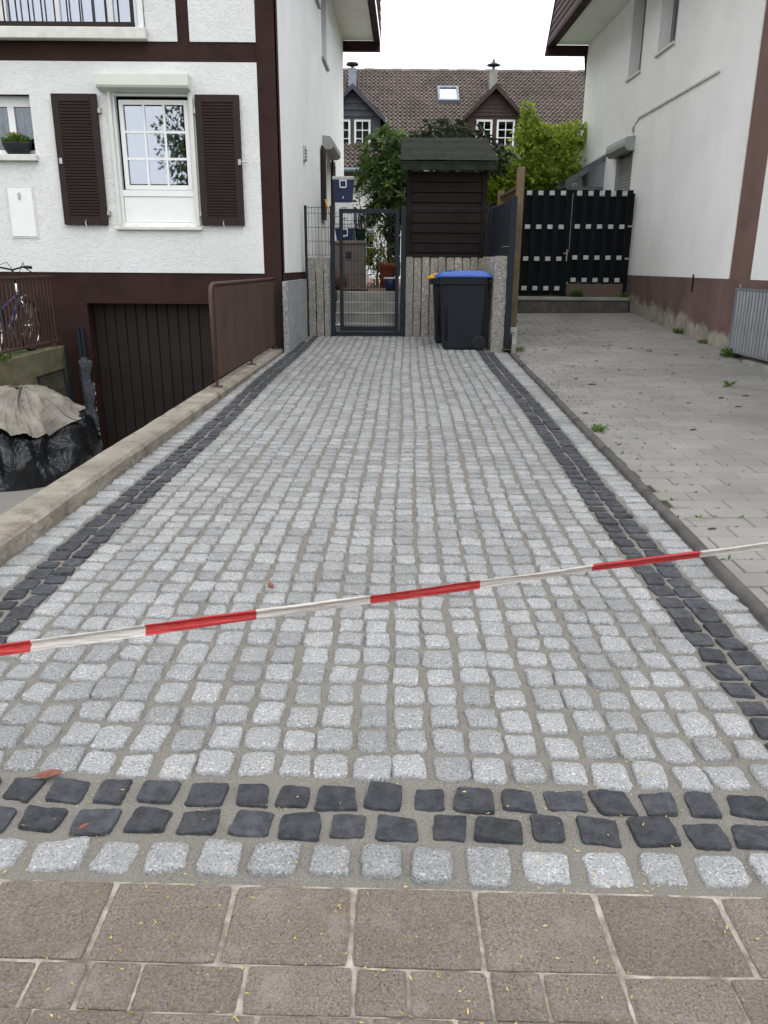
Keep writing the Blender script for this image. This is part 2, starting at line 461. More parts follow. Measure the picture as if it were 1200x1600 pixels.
class MB:
    def __init__(s):
        s.v = []
        s.f = []
        s.mi = []
        s.r = []
        s.cur = 0
        s.rnd = 0.5

    def add(s, vs, fs):
        b = len(s.v)
        s.v.extend(tuple(p) for p in vs)
        for f in fs:
            s.f.append(tuple(b + i for i in f))
            s.mi.append(s.cur)
            s.r.append(s.rnd)

    def box(s, x0, x1, y0, y1, z0, z1):
        s.add([(x0, y0, z0), (x1, y0, z0), (x1, y1, z0), (x0, y1, z0), (x0, y0, z1), (x1, y0, z1), (x1, y1, z1), (x0, y1, z1)],
              [(0, 3, 2, 1), (4, 5, 6, 7), (0, 1, 5, 4), (1, 2, 6, 5), (2, 3, 7, 6), (3, 0, 4, 7)])

    def bbox(s, x0, x1, y0, y1, z0, z1, b=0.004):
        """box with chamfered vertical and top edges"""
        def ring(i, z):
            c = b
            X0, X1, Y0, Y1 = x0 + i, x1 - i, y0 + i, y1 - i
            return [(X0 + c, Y0, z), (X1 - c, Y0, z), (X1, Y0 + c, z), (X1, Y1 - c, z), (X1 - c, Y1, z), (X0 + c, Y1, z), (X0, Y1 - c, z), (X0, Y0 + c, z)]
        vs = ring(b, z0) + ring(0, z0 + b) + ring(0, z1 - b) + ring(b, z1)
        fs = [tuple(reversed(range(8))), tuple(range(24, 32))]
        for k in range(3):
            for i in range(8):
                j = (i + 1) % 8
                fs.append((k * 8 + i, k * 8 + j, k * 8 + 8 + j, k * 8 + 8 + i))
        s.add(vs, fs)

    def prism(s, poly, d):
        """poly: 3d points (planar loop), extruded by vector d"""
        n = len(poly)
        d = Vector(d)
        a = [Vector(p) for p in poly]
        s.add([tuple(p) for p in a] + [tuple(p + d) for p in a],
              [tuple(reversed(range(n))), tuple(range(n, 2 * n))] + [(i, (i + 1) % n, n + (i + 1) % n, n + i) for i in range(n)])

    def tube(s, pts, r, n=8, cap=True):
        pts = [Vector(p) for p in pts]
        rs = r if isinstance(r, (list, tuple)) else [r] * len(pts)
        vs = []
        prev = None
        for i, p in enumerate(pts):
            a = pts[max(i - 1, 0)]
            b = pts[min(i + 1, len(pts) - 1)]
            d = (b - a).normalized()
            if prev is None:
                e = Vector((0, 0, 1)) if abs(d.z) < 0.9 else Vector((1, 0, 0))
                x = d.cross(e).normalized()
            else:
                x = (prev - d * prev.dot(d)).normalized()
            prev = x
            y = d.cross(x)
            for k in range(n):
                an = 2 * math.pi * k / n
                vs.append(tuple(p + (x * math.cos(an) + y * math.sin(an)) * rs[i]))
        fs = []
        for i in range(len(pts) - 1):
            for k in range(n):
                j = (k + 1) % n
                fs.append((i * n + k, i * n + j, i * n + n + j, i * n + n + k))
        if cap:
            fs.append(tuple(reversed(range(n))))
            fs.append(tuple(range((len(pts) - 1) * n, len(pts) * n)))
        s.add(vs, fs)

    def lathe(s, c, prof, n=20, axis='z'):
        vs = []
        for (r, h) in prof:
            for k in range(n):
                a = 2 * math.pi * k / n
                if axis == 'z':
                    vs.append((c[0] + r * math.cos(a), c[1] + r * math.sin(a), c[2] + h))
                elif axis == 'x':
                    vs.append((c[0] + h, c[1] + r * math.cos(a), c[2] + r * math.sin(a)))
                else:
                    vs.append((c[0] + r * math.cos(a), c[1] + h, c[2] + r * math.sin(a)))
        fs = []
        for i in range(len(prof) - 1):
            for k in range(n):
                j = (k + 1) % n
                fs.append((i * n + k, i * n + j, i * n + n + j, i * n + n + k))
        fs.append(tuple(reversed(range(n))))
        fs.append(tuple(range((len(prof) - 1) * n, len(prof) * n)))
        s.add(vs, fs)

    def grid(s, fn, nu, nv):
        vs = [fn(i / nu, j / nv) for j in range(nv + 1) for i in range(nu + 1)]
        fs = [(j * (nu + 1) + i, j * (nu + 1) + i + 1, (j + 1) * (nu + 1) + i + 1, (j + 1) * (nu + 1) + i) for j in range(nv) for i in range(nu)]
        s.add(vs, fs)

    def build(s, name, mat, parent=None, smooth=False, loc=None, rnd=False):
        v = np.array(s.v, dtype=np.float64)
        if loc is None:
            lo = v.min(0)
            hi = v.max(0)
            loc = ((lo[0] + hi[0]) / 2, (lo[1] + hi[1]) / 2, lo[2])
        me = bpy.data.meshes.new(name)
        me.from_pydata((v - np.array(loc)).tolist(), [], s.f)
        mats = mat if isinstance(mat, (list, tuple)) else [mat]
        for m in mats:
            me.materials.append(M[m])
        if len(mats) > 1:
            me.polygons.foreach_set('material_index', s.mi)
        if smooth:
            me.polygons.foreach_set('use_smooth', [True] * len(me.polygons))
        if rnd:
            at = me.attributes.new('rnd', 'FLOAT', 'FACE')
            at.data.foreach_set('value', s.r)
        me.update()
        o = bpy.data.objects.new(name, me)
        place(o, loc, parent)
        return o


def quick(name, mat, parent, *boxes, b=None):
    m = MB()
    for q in boxes:
        (m.box(*q) if b is None else m.bbox(*q, b))
    return m.build(name, mat, parent)


def share(src, name, loc, parent, rot=None):
    o = bpy.data.objects.new(name, src.data)
    place(o, loc, parent)
    if rot:
        o.rotation_euler = rot
    return o


def slab_holes(m, axis, c0, c1, u0, u1, z0, z1, holes):
    """Wall slab between planes c0 (outer) and c1 along axis 'y' (u = x) or 'x' (u = y), with rectangular openings (u0,u1,z0,z1)."""
    us = sorted({u0, u1, *[h[0] for h in holes], *[h[1] for h in holes]})
    zs = sorted({z0, z1, *[h[2] for h in holes], *[h[3] for h in holes]})
    us = [u for u in us if u0 <= u <= u1]
    zs = [z for z in zs if z0 <= z <= z1]

    def solid(i, j):
        if i < 0 or j < 0 or i >= len(us) - 1 or j >= len(zs) - 1:
            return False
        a = (us[i] + us[i + 1]) / 2
        b = (zs[j] + zs[j + 1]) / 2
        return not any(h[0] < a < h[1] and h[2] < b < h[3] for h in holes)

    def pt(u, c, z):
        return (u, c, z) if axis == 'y' else (c, u, z)
    for i in range(len(us) - 1):
        for j in range(len(zs) - 1):
            if not solid(i, j):
                continue
            a, b, c, d = us[i], us[i + 1], zs[j], zs[j + 1]
            m.add([pt(a, c0, c), pt(b, c0, c), pt(b, c0, d), pt(a, c0, d)], [(0, 1, 2, 3)])
            m.add([pt(a, c1, c), pt(b, c1, c), pt(b, c1, d), pt(a, c1, d)], [(3, 2, 1, 0)])
            if not solid(i - 1, j):
                m.add([pt(a, c0, c), pt(a, c1, c), pt(a, c1, d), pt(a, c0, d)], [(3, 2, 1, 0)])
            if not solid(i + 1, j):
                m.add([pt(b, c0, c), pt(b, c1, c), pt(b, c1, d), pt(b, c0, d)], [(0, 1, 2, 3)])
            if not solid(i, j - 1):
                m.add([pt(a, c0, c), pt(b, c0, c), pt(b, c1, c), pt(a, c1, c)], [(3, 2, 1, 0)])
            if not solid(i, j + 1):
                m.add([pt(a, c0, d), pt(b, c0, d), pt(b, c1, d), pt(a, c1, d)], [(0, 1, 2, 3)])


def nz(x, y, z=0.0):
    return mnoise.noise(Vector((x, y, z)))


# ------------------------------------------------------------------ terrain
def gz(y):
    return 0.025 * max(y - 1.45, 0.0)


def zr(y):                       # height of the neighbour's drive along the right-hand wall
    return max(0.025 * (y - 1.45), 0.30 + 0.063 * (y - 10.3))


def edge_x(y):                   # line between the cobbles and the neighbour's drive
    return 1.485 + 0.0265 * (y - 2.7)


def nd_z(x, y):
    e = edge_x(min(y, 10.6))
    zl = 0.025 * (y - 1.45) + max(0.0, y - 10.6) * 0.055
    f = min(max((x - e) / (4.5 - e), 0), 1.2)
    return zl + (zr(y) - zl) * f


# ground, with an opening where the garage ramp goes down
m = MB()
B = 1500.0
hx0, hx1, hy0, hy1 = -4.40, -1.62, 1.50, 11.0
GZ = -0.07
for (a, b, c, d) in ((-B, hx0, -B, B), (hx1, B, -B, B), (hx0, hx1, -B, hy0), (hx0, hx1, hy1, B)):
    m.add([(a, c, GZ), (b, c, GZ), (b, d, GZ), (a, d, GZ)], [(0, 1, 2, 3)])
o = m.build('ground', 'ground_soil', loc=(0, 0, GZ))
tag(o, kind='structure')
m = MB()
m.box(-60, 60, -8.5, -2.4, -0.12, -0.062)
tag(m.build('road', 'asphalt'), kind='structure')
m = MB()
m.box(-60, 60, -2.4, -2.25, -0.12, 0.03)
tag(m.build('street_kerb', 'concrete_grey'), kind='structure')
m = MB()
m.box(-60, 60, -12.0, -8.5, -0.12, 0.0)
tag(m.build('far_pavement', 'concrete_grey'), kind='structure')


def near_y(x):                   # the edge between pavement and cobbles runs slightly askew
    return 1.437 - 0.025 * x


# ------------------------------------------------------------------ pavement of brown concrete pavers
m = MB()
m.add([(-9, -2.25, -0.006), (9, -2.25, -0.006), (9, near_y(9), -0.006), (-9, near_y(-9), -0.006)], [(0, 1, 2, 3)])
m.add([(-9, -2.25, -0.1), (9, -2.25, -0.1), (9, near_y(9), -0.1), (-9, near_y(-9), -0.1)], [(3, 2, 1, 0)])
pave = m.build('pavement', 'paver_joint')
tag(pave, kind='structure')
rng = random.Random(5)


def paver(mb, x0, x1, d0, d1, rng, z=0.0, warp=True, b=0.005):
    """one block; d = distance back from the pavement edge"""
    mb.rnd = rng.random()
    dz = rng.uniform(-0.0015, 0.002)
    tx = rng.uniform(-0.003, 0.003)

    def P(x, d, h):
        return (x, near_y(x) - d, z + dz + h + tx * (x - x0) / max(x1 - x0, 0.01))
    j = 0.002
    c = [(x0 + rng.uniform(-j, j), d1 + rng.uniform(-j, j)), (x1 + rng.uniform(-j, j), d1 + rng.uniform(-j, j)), (x1 + rng.uniform(-j, j), d0 + rng.uniform(-j, j)), (x0 + rng.uniform(-j, j), d0 + rng.uniform(-j, j))]
    cx = sum(q[0] for q in c) / 4
    cy = sum(q[1] for q in c) / 4

    # outline with small chipped irregularities
    pts = []
    for i in range(4):
        a, bq = c[i], c[(i + 1) % 4]
        n = 9 if warp else 1
        for k in range(n):
            f = k / n
            px = a[0] + (bq[0] - a[0]) * f
            py = a[1] + (bq[1] - a[1]) * f
            if warp:
                s = 1.0 - abs(rng.gauss(0, 0.009))
                if k == 0:
                    s -= rng.uniform(0.008, 0.03)
                px = cx + (px - cx) * s
                py = cy + (py - cy) * s
            pts.append((px, py))
    n = len(pts)
    w = min(abs(x1 - x0), abs(d1 - d0))
    sc = 1 - 2 * b / w * 1.0
    vs = [P(p[0], p[1], -0.03) for p in pts] + [P(p[0], p[1], -b * 0.8) for p in pts] + [P(cx + (p[0] - cx) * sc, cy + (p[1] - cy) * sc, 0) for p in pts]
    fs = []
    for k in range(2):
        for i in range(n):
            q = (i + 1) % n
            fs.append((k * n + i, k * n + q, (k + 1) * n + q, (k + 1) * n + i))
    fs.append(tuple(range(2 * n, 3 * n)))
    mb.add(vs, fs)


rest = MB()
# one row of large blocks
x = -5.9 + 0.13
while x < 6:
    if -1.65 < x + 0.13 < 1.65:
        q = MB()
        paver(q, x + rng.uniform(0.003, 0.008), x + 0.272 - rng.uniform(0.003, 0.007), 0.007, 0.2135, rng)
        q.build('large_paver', 'paver_brown', pave, rnd=True)
    else:
        paver(rest, x + 0.004, x + 0.272 - 0.004, 0.006, 0.209, rng, warp=False)
    x += 0.272
# rows of small blocks
d = 0.217
row = 0
while d < 3.5:
    x = -6.0 + rng.uniform(0, 0.2)
    while x < 6:
        L = rng.choice((0.214, 0.214, 0.107, 0.16))
        if row < 5 and -1.5 < x + L / 2 < 1.5:
            q = MB()
            paver(q, x + rng.uniform(0.001, 0.006), x + L - rng.uniform(0.001, 0.005), d + rng.uniform(0.0, 0.004), d + 0.107 - rng.uniform(0.0, 0.004), rng)
            q.build('small_paver', 'paver_brown', pave, rnd=True)
        else:
            paver(rest, x + 0.003, x + L - 0.003, d + 0.003, d + 0.104, rng, warp=False)
        x += L
    d += 0.107
    row += 1
tag(rest.build('paver_field', 'paver_brown', pave, rnd=True), kind='stuff')


# ------------------------------------------------------------------ cobbled driveway
def left_in(y):                  # inner edge of the left dark band
    return -1.372 + 0.0367 * (y - 2.72) + 0.012 * math.sin(y * 1.3)


def right_in(y):
    return 1.125 + 0.0205 * (y - 1.97) + 0.014 * math.sin(y * 1.05 + 0.6)


def wall_x(y):                   # right face of the retaining wall
    return -1.725 + 0.0514 * (y - 3.28)


Y_END = 12.72
m = MB()
NYB, NXB = 230, 64


def bedfn(u, v):
    y = 1.40 + (Y_END + 0.05 - 1.40) * v ** 1.5
    xl = wall_x(y) - 0.02
    xr = edge_x(y) + 0.01
    x = xl + (xr - xl) * u
    if v == 0:
        y = near_y(x) - 0.004
    return (x, y, gz(y) - 0.0070 + 0.004 * nz(x * 9, y * 9, 3) + 0.002 * nz(x * 40, y * 40, 7))


m.grid(bedfn, NXB, NYB)
drive = m.build('driveway', 'joint_sand', smooth=True)
tag(drive, kind='structure')


def sett(mb, cx, cy, w, l, rng, dark=False, fine=True, ang=0.0):
    mb.rnd = rng.random()
    jit = 0.15 if not dark else 0.17
    hw, hl = w / 2, l / 2
    co = []
    for sx, sy in ((-1, -1), (1, -1), (1, 1), (-1, 1)):
        co.append((sx * hw * (1 + rng.uniform(-jit, jit * 0.6)), sy * hl * (1 + rng.uniform(-jit, jit * 0.6))))
    n = 7 if fine else 3
    pts = []
    ca, sa = math.cos(ang), math.sin(ang)
    cuts = [rng.uniform(0.03, 0.10) if dark else rng.uniform(0.05, 0.16) for k in range(4)]
    for i in range(4):
        a, b = co[i], co[(i + 1) % 4]
        ln = math.hypot(b[0] - a[0], b[1] - a[1])
        ex, ey = (b[0] - a[0]) / ln, (b[1] - a[1]) / ln
        bow = rng.uniform(-0.02, 0.035) * ln
        sd = rng.uniform(0, 50)
        for k in range(n):
            g = k / (n - 1)
            f = cuts[i] + (1 - cuts[i] - cuts[(i + 1) % 4]) * g
            o_ = bow * math.sin(math.pi * f) + (0.0034 * nz(f * 5, sd, 1) + 0.0020 * nz(f * 13, sd, 4) + rng.gauss(0, 0.0006)) * (0.7 if dark else 1.0)
            px = a[0] + (b[0] - a[0]) * f + ey * o_
            py = a[1] + (b[1] - a[1]) * f - ex * o_
            pts.append((px * ca - py * sa, px * sa + py * ca))
    N = len(pts)
    z0 = gz(cy) + rng.uniform(-0.003, 0.003)
    tx, ty = rng.gauss(0, 0.025), rng.gauss(0, 0.025)
    if dark:
        tx *= 1.7
        ty *= 1.7
    rough = 0.0042 if not dark else 0.0034
    sd = rng.uniform(0, 100)

    def P(px, py, h, a=1.0):
        zz = z0 + h + tx * px + ty * py
        if a:
            zz += rough * a * (nz(px * 26 + sd, py * 26, sd) + 0.5 * nz(px * 70 + sd, py * 70, sd))
        return (cx + px, cy + py, zz)
    if fine and not dark:
        rings = [(1.04, -0.03, 0), (1.0, -0.007, 0.4), (0.965, 0.0005, 0.9), (0.88, 0.0038, 1.0), (0.62, 0.0055, 1.1), (0.32, 0.006, 1.1)]
    elif fine:
        rings = [(1.03, -0.03, 0), (1.0, -0.003, 0.7), (0.975, 0.0015, 1.0), (0.7, 0.003, 1.2), (0.36, 0.003, 1.2)]
    else:
        rings = [(1.03, -0.03, 0), (1.0, -0.006, 0), (0.92, 0.003, 0.8)]
    vs = []
    for (s, h, a) in rings:
        for (px, py) in pts:
            vs.append(P(px * s, py * s, h, a))
    fs = []
    for k in range(len(rings) - 1):
        for i in range(N):
            j = (i + 1) % N
            fs.append((k * N + i, k * N + j, (k + 1) * N + j, (k + 1) * N + i))
    b = (len(rings) - 1) * N
    vs.append(P(0, 0, rings[-1][1] + 0.0005, 1))
    for i in range(N):
        fs.append((b + i, b + (i + 1) % N, len(vs) - 1))
    mb.add(vs, fs)


rng = random.Random(11)
stones = []          # (distance, cx, cy, w, l, dark, angle)
# front rows: one light, two dark
for (off, dep, pitch, dark) in ((0.075, 0.108, 0.132, False), (0.195, 0.090, 0.122, True), (0.300, 0.086, 0.118, True)):
    x = -1.80 + rng.uniform(0, 0.05)
    xe = edge_x(1.6) - 0.03
    while x < xe:
        w = pitch * rng.uniform(0.86, 1.16)
        if x + w > xe + 0.02:
            break
        stones.append([x + w / 2, near_y(x + w / 2) + off + rng.uniform(-0.006, 0.006), w - rng.uniform(0.018, 0.034), dep * rng.uniform(0.92, 1.08), dark, rng.gauss(0, 0.05) - 0.03])
        x += w
NC = 23
row_y = [0.0]
while row_y[-1] < 12:
    yq = 1.8 + row_y[-1]
    row_y.append(row_y[-1] + (0.124 if yq < 2.5 else 0.113 if yq < 3.6 else 0.105))
y_start = 0.368      # offset of the first main row from the pavement edge
for c in range(NC):
    y = near_y(0) + y_start + rng.uniform(-0.012, 0.012)
    r = 0
    while y < Y_END - 0.05:
        pitch = (row_y[r + 1] - row_y[r]) * rng.uniform(0.84, 1.16)
        # keep the rows loosely aligned across the drive
        target = near_y(0) + y_start + row_y[r + 1]
        pitch += max(-0.02, min(0.02, (target - (y + pitch)) * 0.4))
        yc = y + pitch / 2
        a, b = left_in(yc), right_in(yc)
        px = (b - a) / NC
        xc = a + (c + 0.5) * px + 0.010 * nz(c * 3.1, yc * 0.9, 2) + rng.uniform(-0.004, 0.004)
        skew = -0.025 * (1 - min((yc - 1.8) / 3, 1)) - 0.010 * math.sin((xc + 0.3) * 1.2)
        stones.append([xc, yc + skew * xc, px * rng.uniform(0.97, 1.05) - rng.uniform(0.008, 0.024), pitch - rng.uniform(0.009, 0.022), False, rng.gauss(0, 0.035) + skew * 0.5])
        y += pitch
        r += 1
# dark bands and the light outer columns
for side in (0, 1):
    for c in range(3):
        y = near_y(-1.5 if side == 0 else 1.3) + 0.368 + rng.uniform(0, 0.04)
        while y < Y_END - 0.05:
            pitch = (0.108 if c < 2 else 0.118) * rng.uniform(0.88, 1.12)
            yc = y + pitch / 2
            if side == 0:
                xa = left_in(yc)
                xo = wall_x(yc)
                w = 0.099
                xc = xa - w * (c + 0.5)
                if c == 2:
                    x1 = xa - 2 * w
                    w = x1 - xo
                    xc = (x1 + xo) / 2
                if yc > 10.7 and c == 2:
                    break
                if xc - w / 2 < (-1.235 + 0.03 * (yc - 10.75)) - 0.03 and yc > 10.7:
                    y += pitch
                    continue
            else:
                xa = right_in(yc)
                w = 0.105
                xc = xa + w * (c + 0.5)
                if c == 2:
                    x0 = xa + 2 * w
                    w = edge_x(yc) - x0
                    xc = x0 + w / 2
                if yc > 10.9 and c == 2:
                    break
                if yc > 10.75:
                    y += pitch
                    if c > 0:
                        continue
            ww = w - rng.uniform(0.012, 0.022)
            if ww > 0.04:
                stones.append([xc + rng.uniform(-0.004, 0.004), yc - 0.02 * xc * 0, ww, pitch - rng.uniform(0.010, 0.018), c < 2, rng.gauss(0, 0.05)])
            y += pitch if not (side == 1 and yc > 10.75) else 0
stones.sort(key=lambda q: q[1])
stones_near = [q for q in stones if q[1] < 6.6]
cnt = {True: 0, False: 0}
far = {True: MB(), False: MB()}
for (xc, yc, w, l, dark, an) in stones:
    vis = abs(xc) < 0.62 * (yc + 0.45) + 0.15
    if vis and cnt[dark] < 300:
        q = MB()
        sett(q, xc, yc, w, l, rng, dark, True, an)
        q.build('basalt_sett' if dark else 'granite_sett', 'basalt' if dark else 'granite_light', drive, smooth=not dark, rnd=True)
        cnt[dark] += 1
    else:
        sett(far[dark], xc, yc, w, l, rng, dark, yc < 4.6, an)
for dark in (True, False):
    tag(far[dark].build('basalt_sett_field' if dark else 'granite_sett_field', 'basalt' if dark else 'granite_light', drive, smooth=not dark, rnd=True), kind='stuff')

# ------------------------------------------------------------------ neighbour's driveway of grey blocks
m = MB()


def ndfn(u, v):
    y = 0.9 + (14.62 - 0.9) * v
    xl = edge_x(y) + 0.06 if y < 10.62 else edge_x(10.62) + 0.06 + (y - 10.62) * 0.155
    x = xl + (4.52 - xl) * u
    return (x, y, nd_z(x, y) - 0.008)


m.grid(ndfn, 10, 48)
nd = m.build('neighbour_driveway', 'moss_joint')
tag(nd, kind='structure')
rng = random.Random(21)
blocks = []
y = 1.46
row = 0
while y < 14.42:
    off = (row % 2) * 0.16 + rng.uniform(-0.003, 0.003)
    x = 1.0 + off
    while x < 4.5:
        xl = (edge_x(y) if y < 10.62 else edge_x(10.62) + (y + 0.15 - 10.62) * 0.155) + 0.068
        a, b = max(x + 0.002, xl), min(x + 0.3175, 4.495)
        if b - a > 0.05:
            blocks.append((y, a, b))
        x += 0.32
    y += 0.150
    row += 1
restb = MB()
nb = 0


def ndblock(mb, y, a, b, rng):
    mb.rnd = rng.random()
    dz = rng.uniform(-0.002, 0.002)
    y0, y1 = y + 0.004, y + 0.1435
    bv = 0.005
    vs = []
    for (i, h) in ((0, -0.03), (0, -bv), (bv, 0.0)):
        for (px, py) in ((a + i, y0 + i), (b - i, y0 + i), (b - i, y1 - i), (a + i, y1 - i)):
            vs.append((px, py, nd_z(px, py) + h + dz))
    fs = [(8, 9, 10, 11)]
    for k in range(2):
        for i in range(4):
            j = (i + 1) % 4
            fs.append((k * 4 + i, k * 4 + j, k * 4 + 4 + j, k * 4 + 4 + i))
    mb.add(vs, fs)


for (y, a, b) in blocks:
    if y > 2.0 and (a + b) / 2 < 0.52 * (y + 0.5) + 0.1 and nb < 300:
        q = MB()
        ndblock(q, y, a, b, rng)
        q.build('paving_block', 'paver_grey', nd, rnd=True)
        nb += 1
    else:
        ndblock(restb, y, a, b, rng)
tag(restb.build('paving_block_field', 'paver_grey', nd, rnd=True), kind='stuff')

# dark rounded edging between the two drives
ed = thing('edging_kerb', 'dark concrete edging between the cobbles and the grey block driveway', 'kerb', (edge_x(1.45), 1.45, 0))
y = 1.42
while y < 10.55:
    y1 = min(y + 1.0, 10.56)
    m = MB()
    secs = 5
    prof = [(0, -0.08), (0.0, 0.012), (0.010, 0.026), (0.030, 0.032), (0.052, 0.026), (0.062, 0.012), (0.062, -0.08)]
    n = len(prof)
    dzz = rng.uniform(-0.003, 0.003)
    dx = rng.uniform(-0.004, 0.004)
    vs = []
    for k in range(secs + 1):
        yy = y + 0.003 + (y1 - y - 0.006) * k / secs
        for (px, pz) in prof:
            vs.append((edge_x(yy) + 0.002 + px + dx + 0.003 * nz(yy * 6, px * 40, 1), yy, gz(yy) + pz + dzz + 0.004 * nz(yy * 9, px * 50, 5)))
    fs = [tuple(range(n)), tuple(reversed(range(secs * n, (secs + 1) * n)))]
    for k in range(secs):
        for i in range(n - 1):
            fs.append((k * n + i, (k + 1) * n + i, (k + 1) * n + i + 1, k * n + i + 1))
    m.add(vs, fs)
    m.build('kerb_stone', 'kerb_dark', ed, smooth=True)
    y = y1

# ------------------------------------------------------------------ garage ramp and its walls
def ramp_z(y):
    return -0.13 * (y - 1.5)


m = MB()
m.grid(lambda u, v: (-4.45 + 2.85 * u, 1.45 + 9.5 * v, ramp_z(1.45 + 9.5 * v)), 2, 12)
tag(m.build('garage_ramp', 'paver_grey', rnd=True), kind='structure')


def rw_top(y):
    return 0.15 + (y - 3.3) * 0.0165


m = MB()
rows = []
ys = [1.62 + (10.72 - 1.62) * k / 60 for k in range(61)]
prof = lambda y: [(wall_x(y), -0.2), (wall_x(y), gz(y) - 0.02), (wall_x(y) + 0.004, rw_top(y) - 0.022), (wall_x(y) - 0.016, rw_top(y)), (wall_x(y) - 0.178, rw_top(y) + 0.006), (wall_x(y) - 0.192, rw_top(y) - 0.012), (wall_x(y) - 0.192, min(ramp_z(y) - 0.05, -0.25))]
vs = []
for y in ys:
    for i, (px, pz) in enumerate(prof(y)):
        j = 0.006 if 0 < i < 6 else 0
        vs.append((px + j * nz(y * 4, i * 3.3, 1) + j * 0.7 * nz(y * 13, i * 2.3, 5), y, pz + j * 0.8 * nz(y * 5, i * 2.1, 9)))
n = 7
fs = [tuple(range(n)), tuple(reversed(range(60 * n, 61 * n)))]
for k in range(60):
    for i in range(n - 1):
        fs.append((k * n + i, (k + 1) * n + i, (k + 1) * n + i + 1, k * n + i + 1))
m.add(vs, fs)
tag(m.build('retaining_wall', 'concrete_beige'), 'low weathered beige concrete wall between the cobbles and the garage ramp', 'wall')

# left wall of the ramp, mossy, with the raised front garden behind it
m = MB()
m.box(-4.46, -4.30, 1.6, 10.74, -1.6, 0.285)
tag(m.build('ramp_wall', 'concrete_moss'), 'mossy concrete wall along the far side of the garage ramp', 'wall')
m = MB()
m.box(-12, -4.462, 1.6, 10.75, -0.06, 0.25)
tag(m.build('front_garden', 'garden_grass'), kind='structure')


# ------------------------------------------------------------------ left house
LH = thing('half_timbered_house', 'white half timbered house with dark brown beams and sunken garage', 'house', (-5, 10.75, -1.3))
FY = 10.765           # brown core of the front wall; white plaster stands 15 mm proud
END = 21.1


def lw_x(y):
    return -1.31 + 0.03 * (y - 10.75)


win_main = (-3.42, -2.38, 1.775, 3.40)
win_small = (-5.25, -4.40, 2.62, 3.34)
win_up = (-6.2, -2.97, 4.04, 6.2)
gar = (-3.96, -1.66, -1.3, 0.845)
m = MB()
slab_holes(m, 'y', FY, 11.05, -9.0, -1.345, -1.5, 7.0, [win_main, win_small, win_up, gar])
m.build('wall', 'timber_brown', LH)
# white plaster panels
for (x0, x1, z0, z1, holes) in ((-9.0, -1.57, 1.24, 3.71, [win_main, win_small]), (-2.90, -2.52, 3.93, 6.9, []), (-2.37, -1.57, 3.93, 6.9, [])):
    m = MB()
    slab_holes(m, 'y', 10.75, FY - 0.001, x0, x1, z0, z1, holes)
    m.build('plaster_panel', 'plaster_white', LH)
# corner post: 1 cm proud of the brown core
quick('corner_post', 'timber_brown', LH, (-1.566, -1.322, 10.752, FY - 0.002, 0.10, 7.0))
# side wall (white) and its brown base
holes_side = [(16.1, 17.05, 5.0, 6.3), (14.45, 15.6, 5.66, 6.3), (16.0, 17.5, 2.3, 3.42)]


def shear(mb, dx=0.0):
    mb.v = [(p[0] + lw_x(p[1]) + dx, p[1], p[2]) for p in mb.v]


m = MB()
slab_holes(m, 'x', 0.0, -0.30, 10.80, END, 1.25, 6.47, holes_side)
shear(m)
m.build('side_wall', 'plaster_side_lifted', LH)
m = MB()
m.box(-0.30, -0.004, 10.78, END, -0.1, 1.248)
shear(m)
m.build('base', 'timber_brown', LH)
# corner edge strip between front timber and side wall
m = MB()
m.box(-0.03, 0.003, 10.752, 10.80, 0.10, 7.0)
shear(m)
m.build('corner_strip', 'timber_brown', LH)
# windows in the side wall: dark room, frame and pane
for (y0, y1, z0, z1) in holes_side[:2]:
    m = MB()
    m.box(-0.18, -0.13, y0, y0 + 0.06, z0, z1)
    m.box(-0.18, -0.13, y1 - 0.06, y1, z0, z1)
    m.box(-0.18, -0.13, y0 + 0.06, y1 - 0.06, z0, z0 + 0.06)
    m.box(-0.18, -0.13, y0 + 0.06, y1 - 0.06, z1 - 0.06, z1)
    shear(m)
    w = m.build('window', 'timber_brown', LH)
    m = MB()
    m.box(-0.16, -0.15, y0 + 0.06, y1 - 0.06, z0 + 0.06, z1 - 0.06)
    shear(m)
    m.build('pane', 'glass_far', w)
    m = MB()
    m.box(-0.12, 0.05, y0 - 0.03, y1 + 0.03, z0 - 0.045, z0 - 0.002)
    shear(m)
    m.build('sill', 'alu_grey', w)
# lower side window with roller box and folding shutters
m = MB()
m.box(-0.14, -0.10, 16.0, 17.5, 2.3, 3.42)
shear(m)
sw = m.build('window', 'alu_cream', LH)
for (ya, yb, op) in ((15.50, 16.02, 0.055), (17.52, 18.05, 0.055)):
    m = MB()
    m.bbox(0.02, op, ya, yb, 2.17, 3.43, 0.006)
    for k in range(20):
        z = 2.28 + k * 0.054
        m.box(op, op + 0.012, ya + 0.07, yb - 0.07, z, z + 0.03)
    shear(m)
    m.build('side_shutter', 'shutter_brown', LH)
m = MB()
m.bbox(-0.02, 0.06, 16.03, 16.09, 2.2, 3.40, 0.004)
shear(m)
m.build('guide_rail', 'alu_cream', LH)
m = MB()
pr = [(0.002, 3.42), (0.15, 3.42), (0.21, 3.47), (0.21, 3.56), (0.15, 3.645), (0.002, 3.66)]
m.prism([(px, 15.95, pz) for px, pz in pr], (0, 1.6, 0))
shear(m)
m.build('roller_box', 'alu_grey', LH)
# small vent with louvres
m = MB()
m.bbox(0.001, 0.03, 13.02, 13.22, 2.88, 3.10, 0.006)
shear(m)
vt = m.build('wall_vent', 'plastic_grey', LH)
for k in range(4):
    m = MB()
    z = 2.905 + k * 0.045
    m.prism([(0.03, 13.03, z), (0.055, 13.03, z - 0.006), (0.03, 13.03, z + 0.028)], (0, 0.18, 0))
    shear(m)
    m.build('louvre', 'plastic_grey', vt)
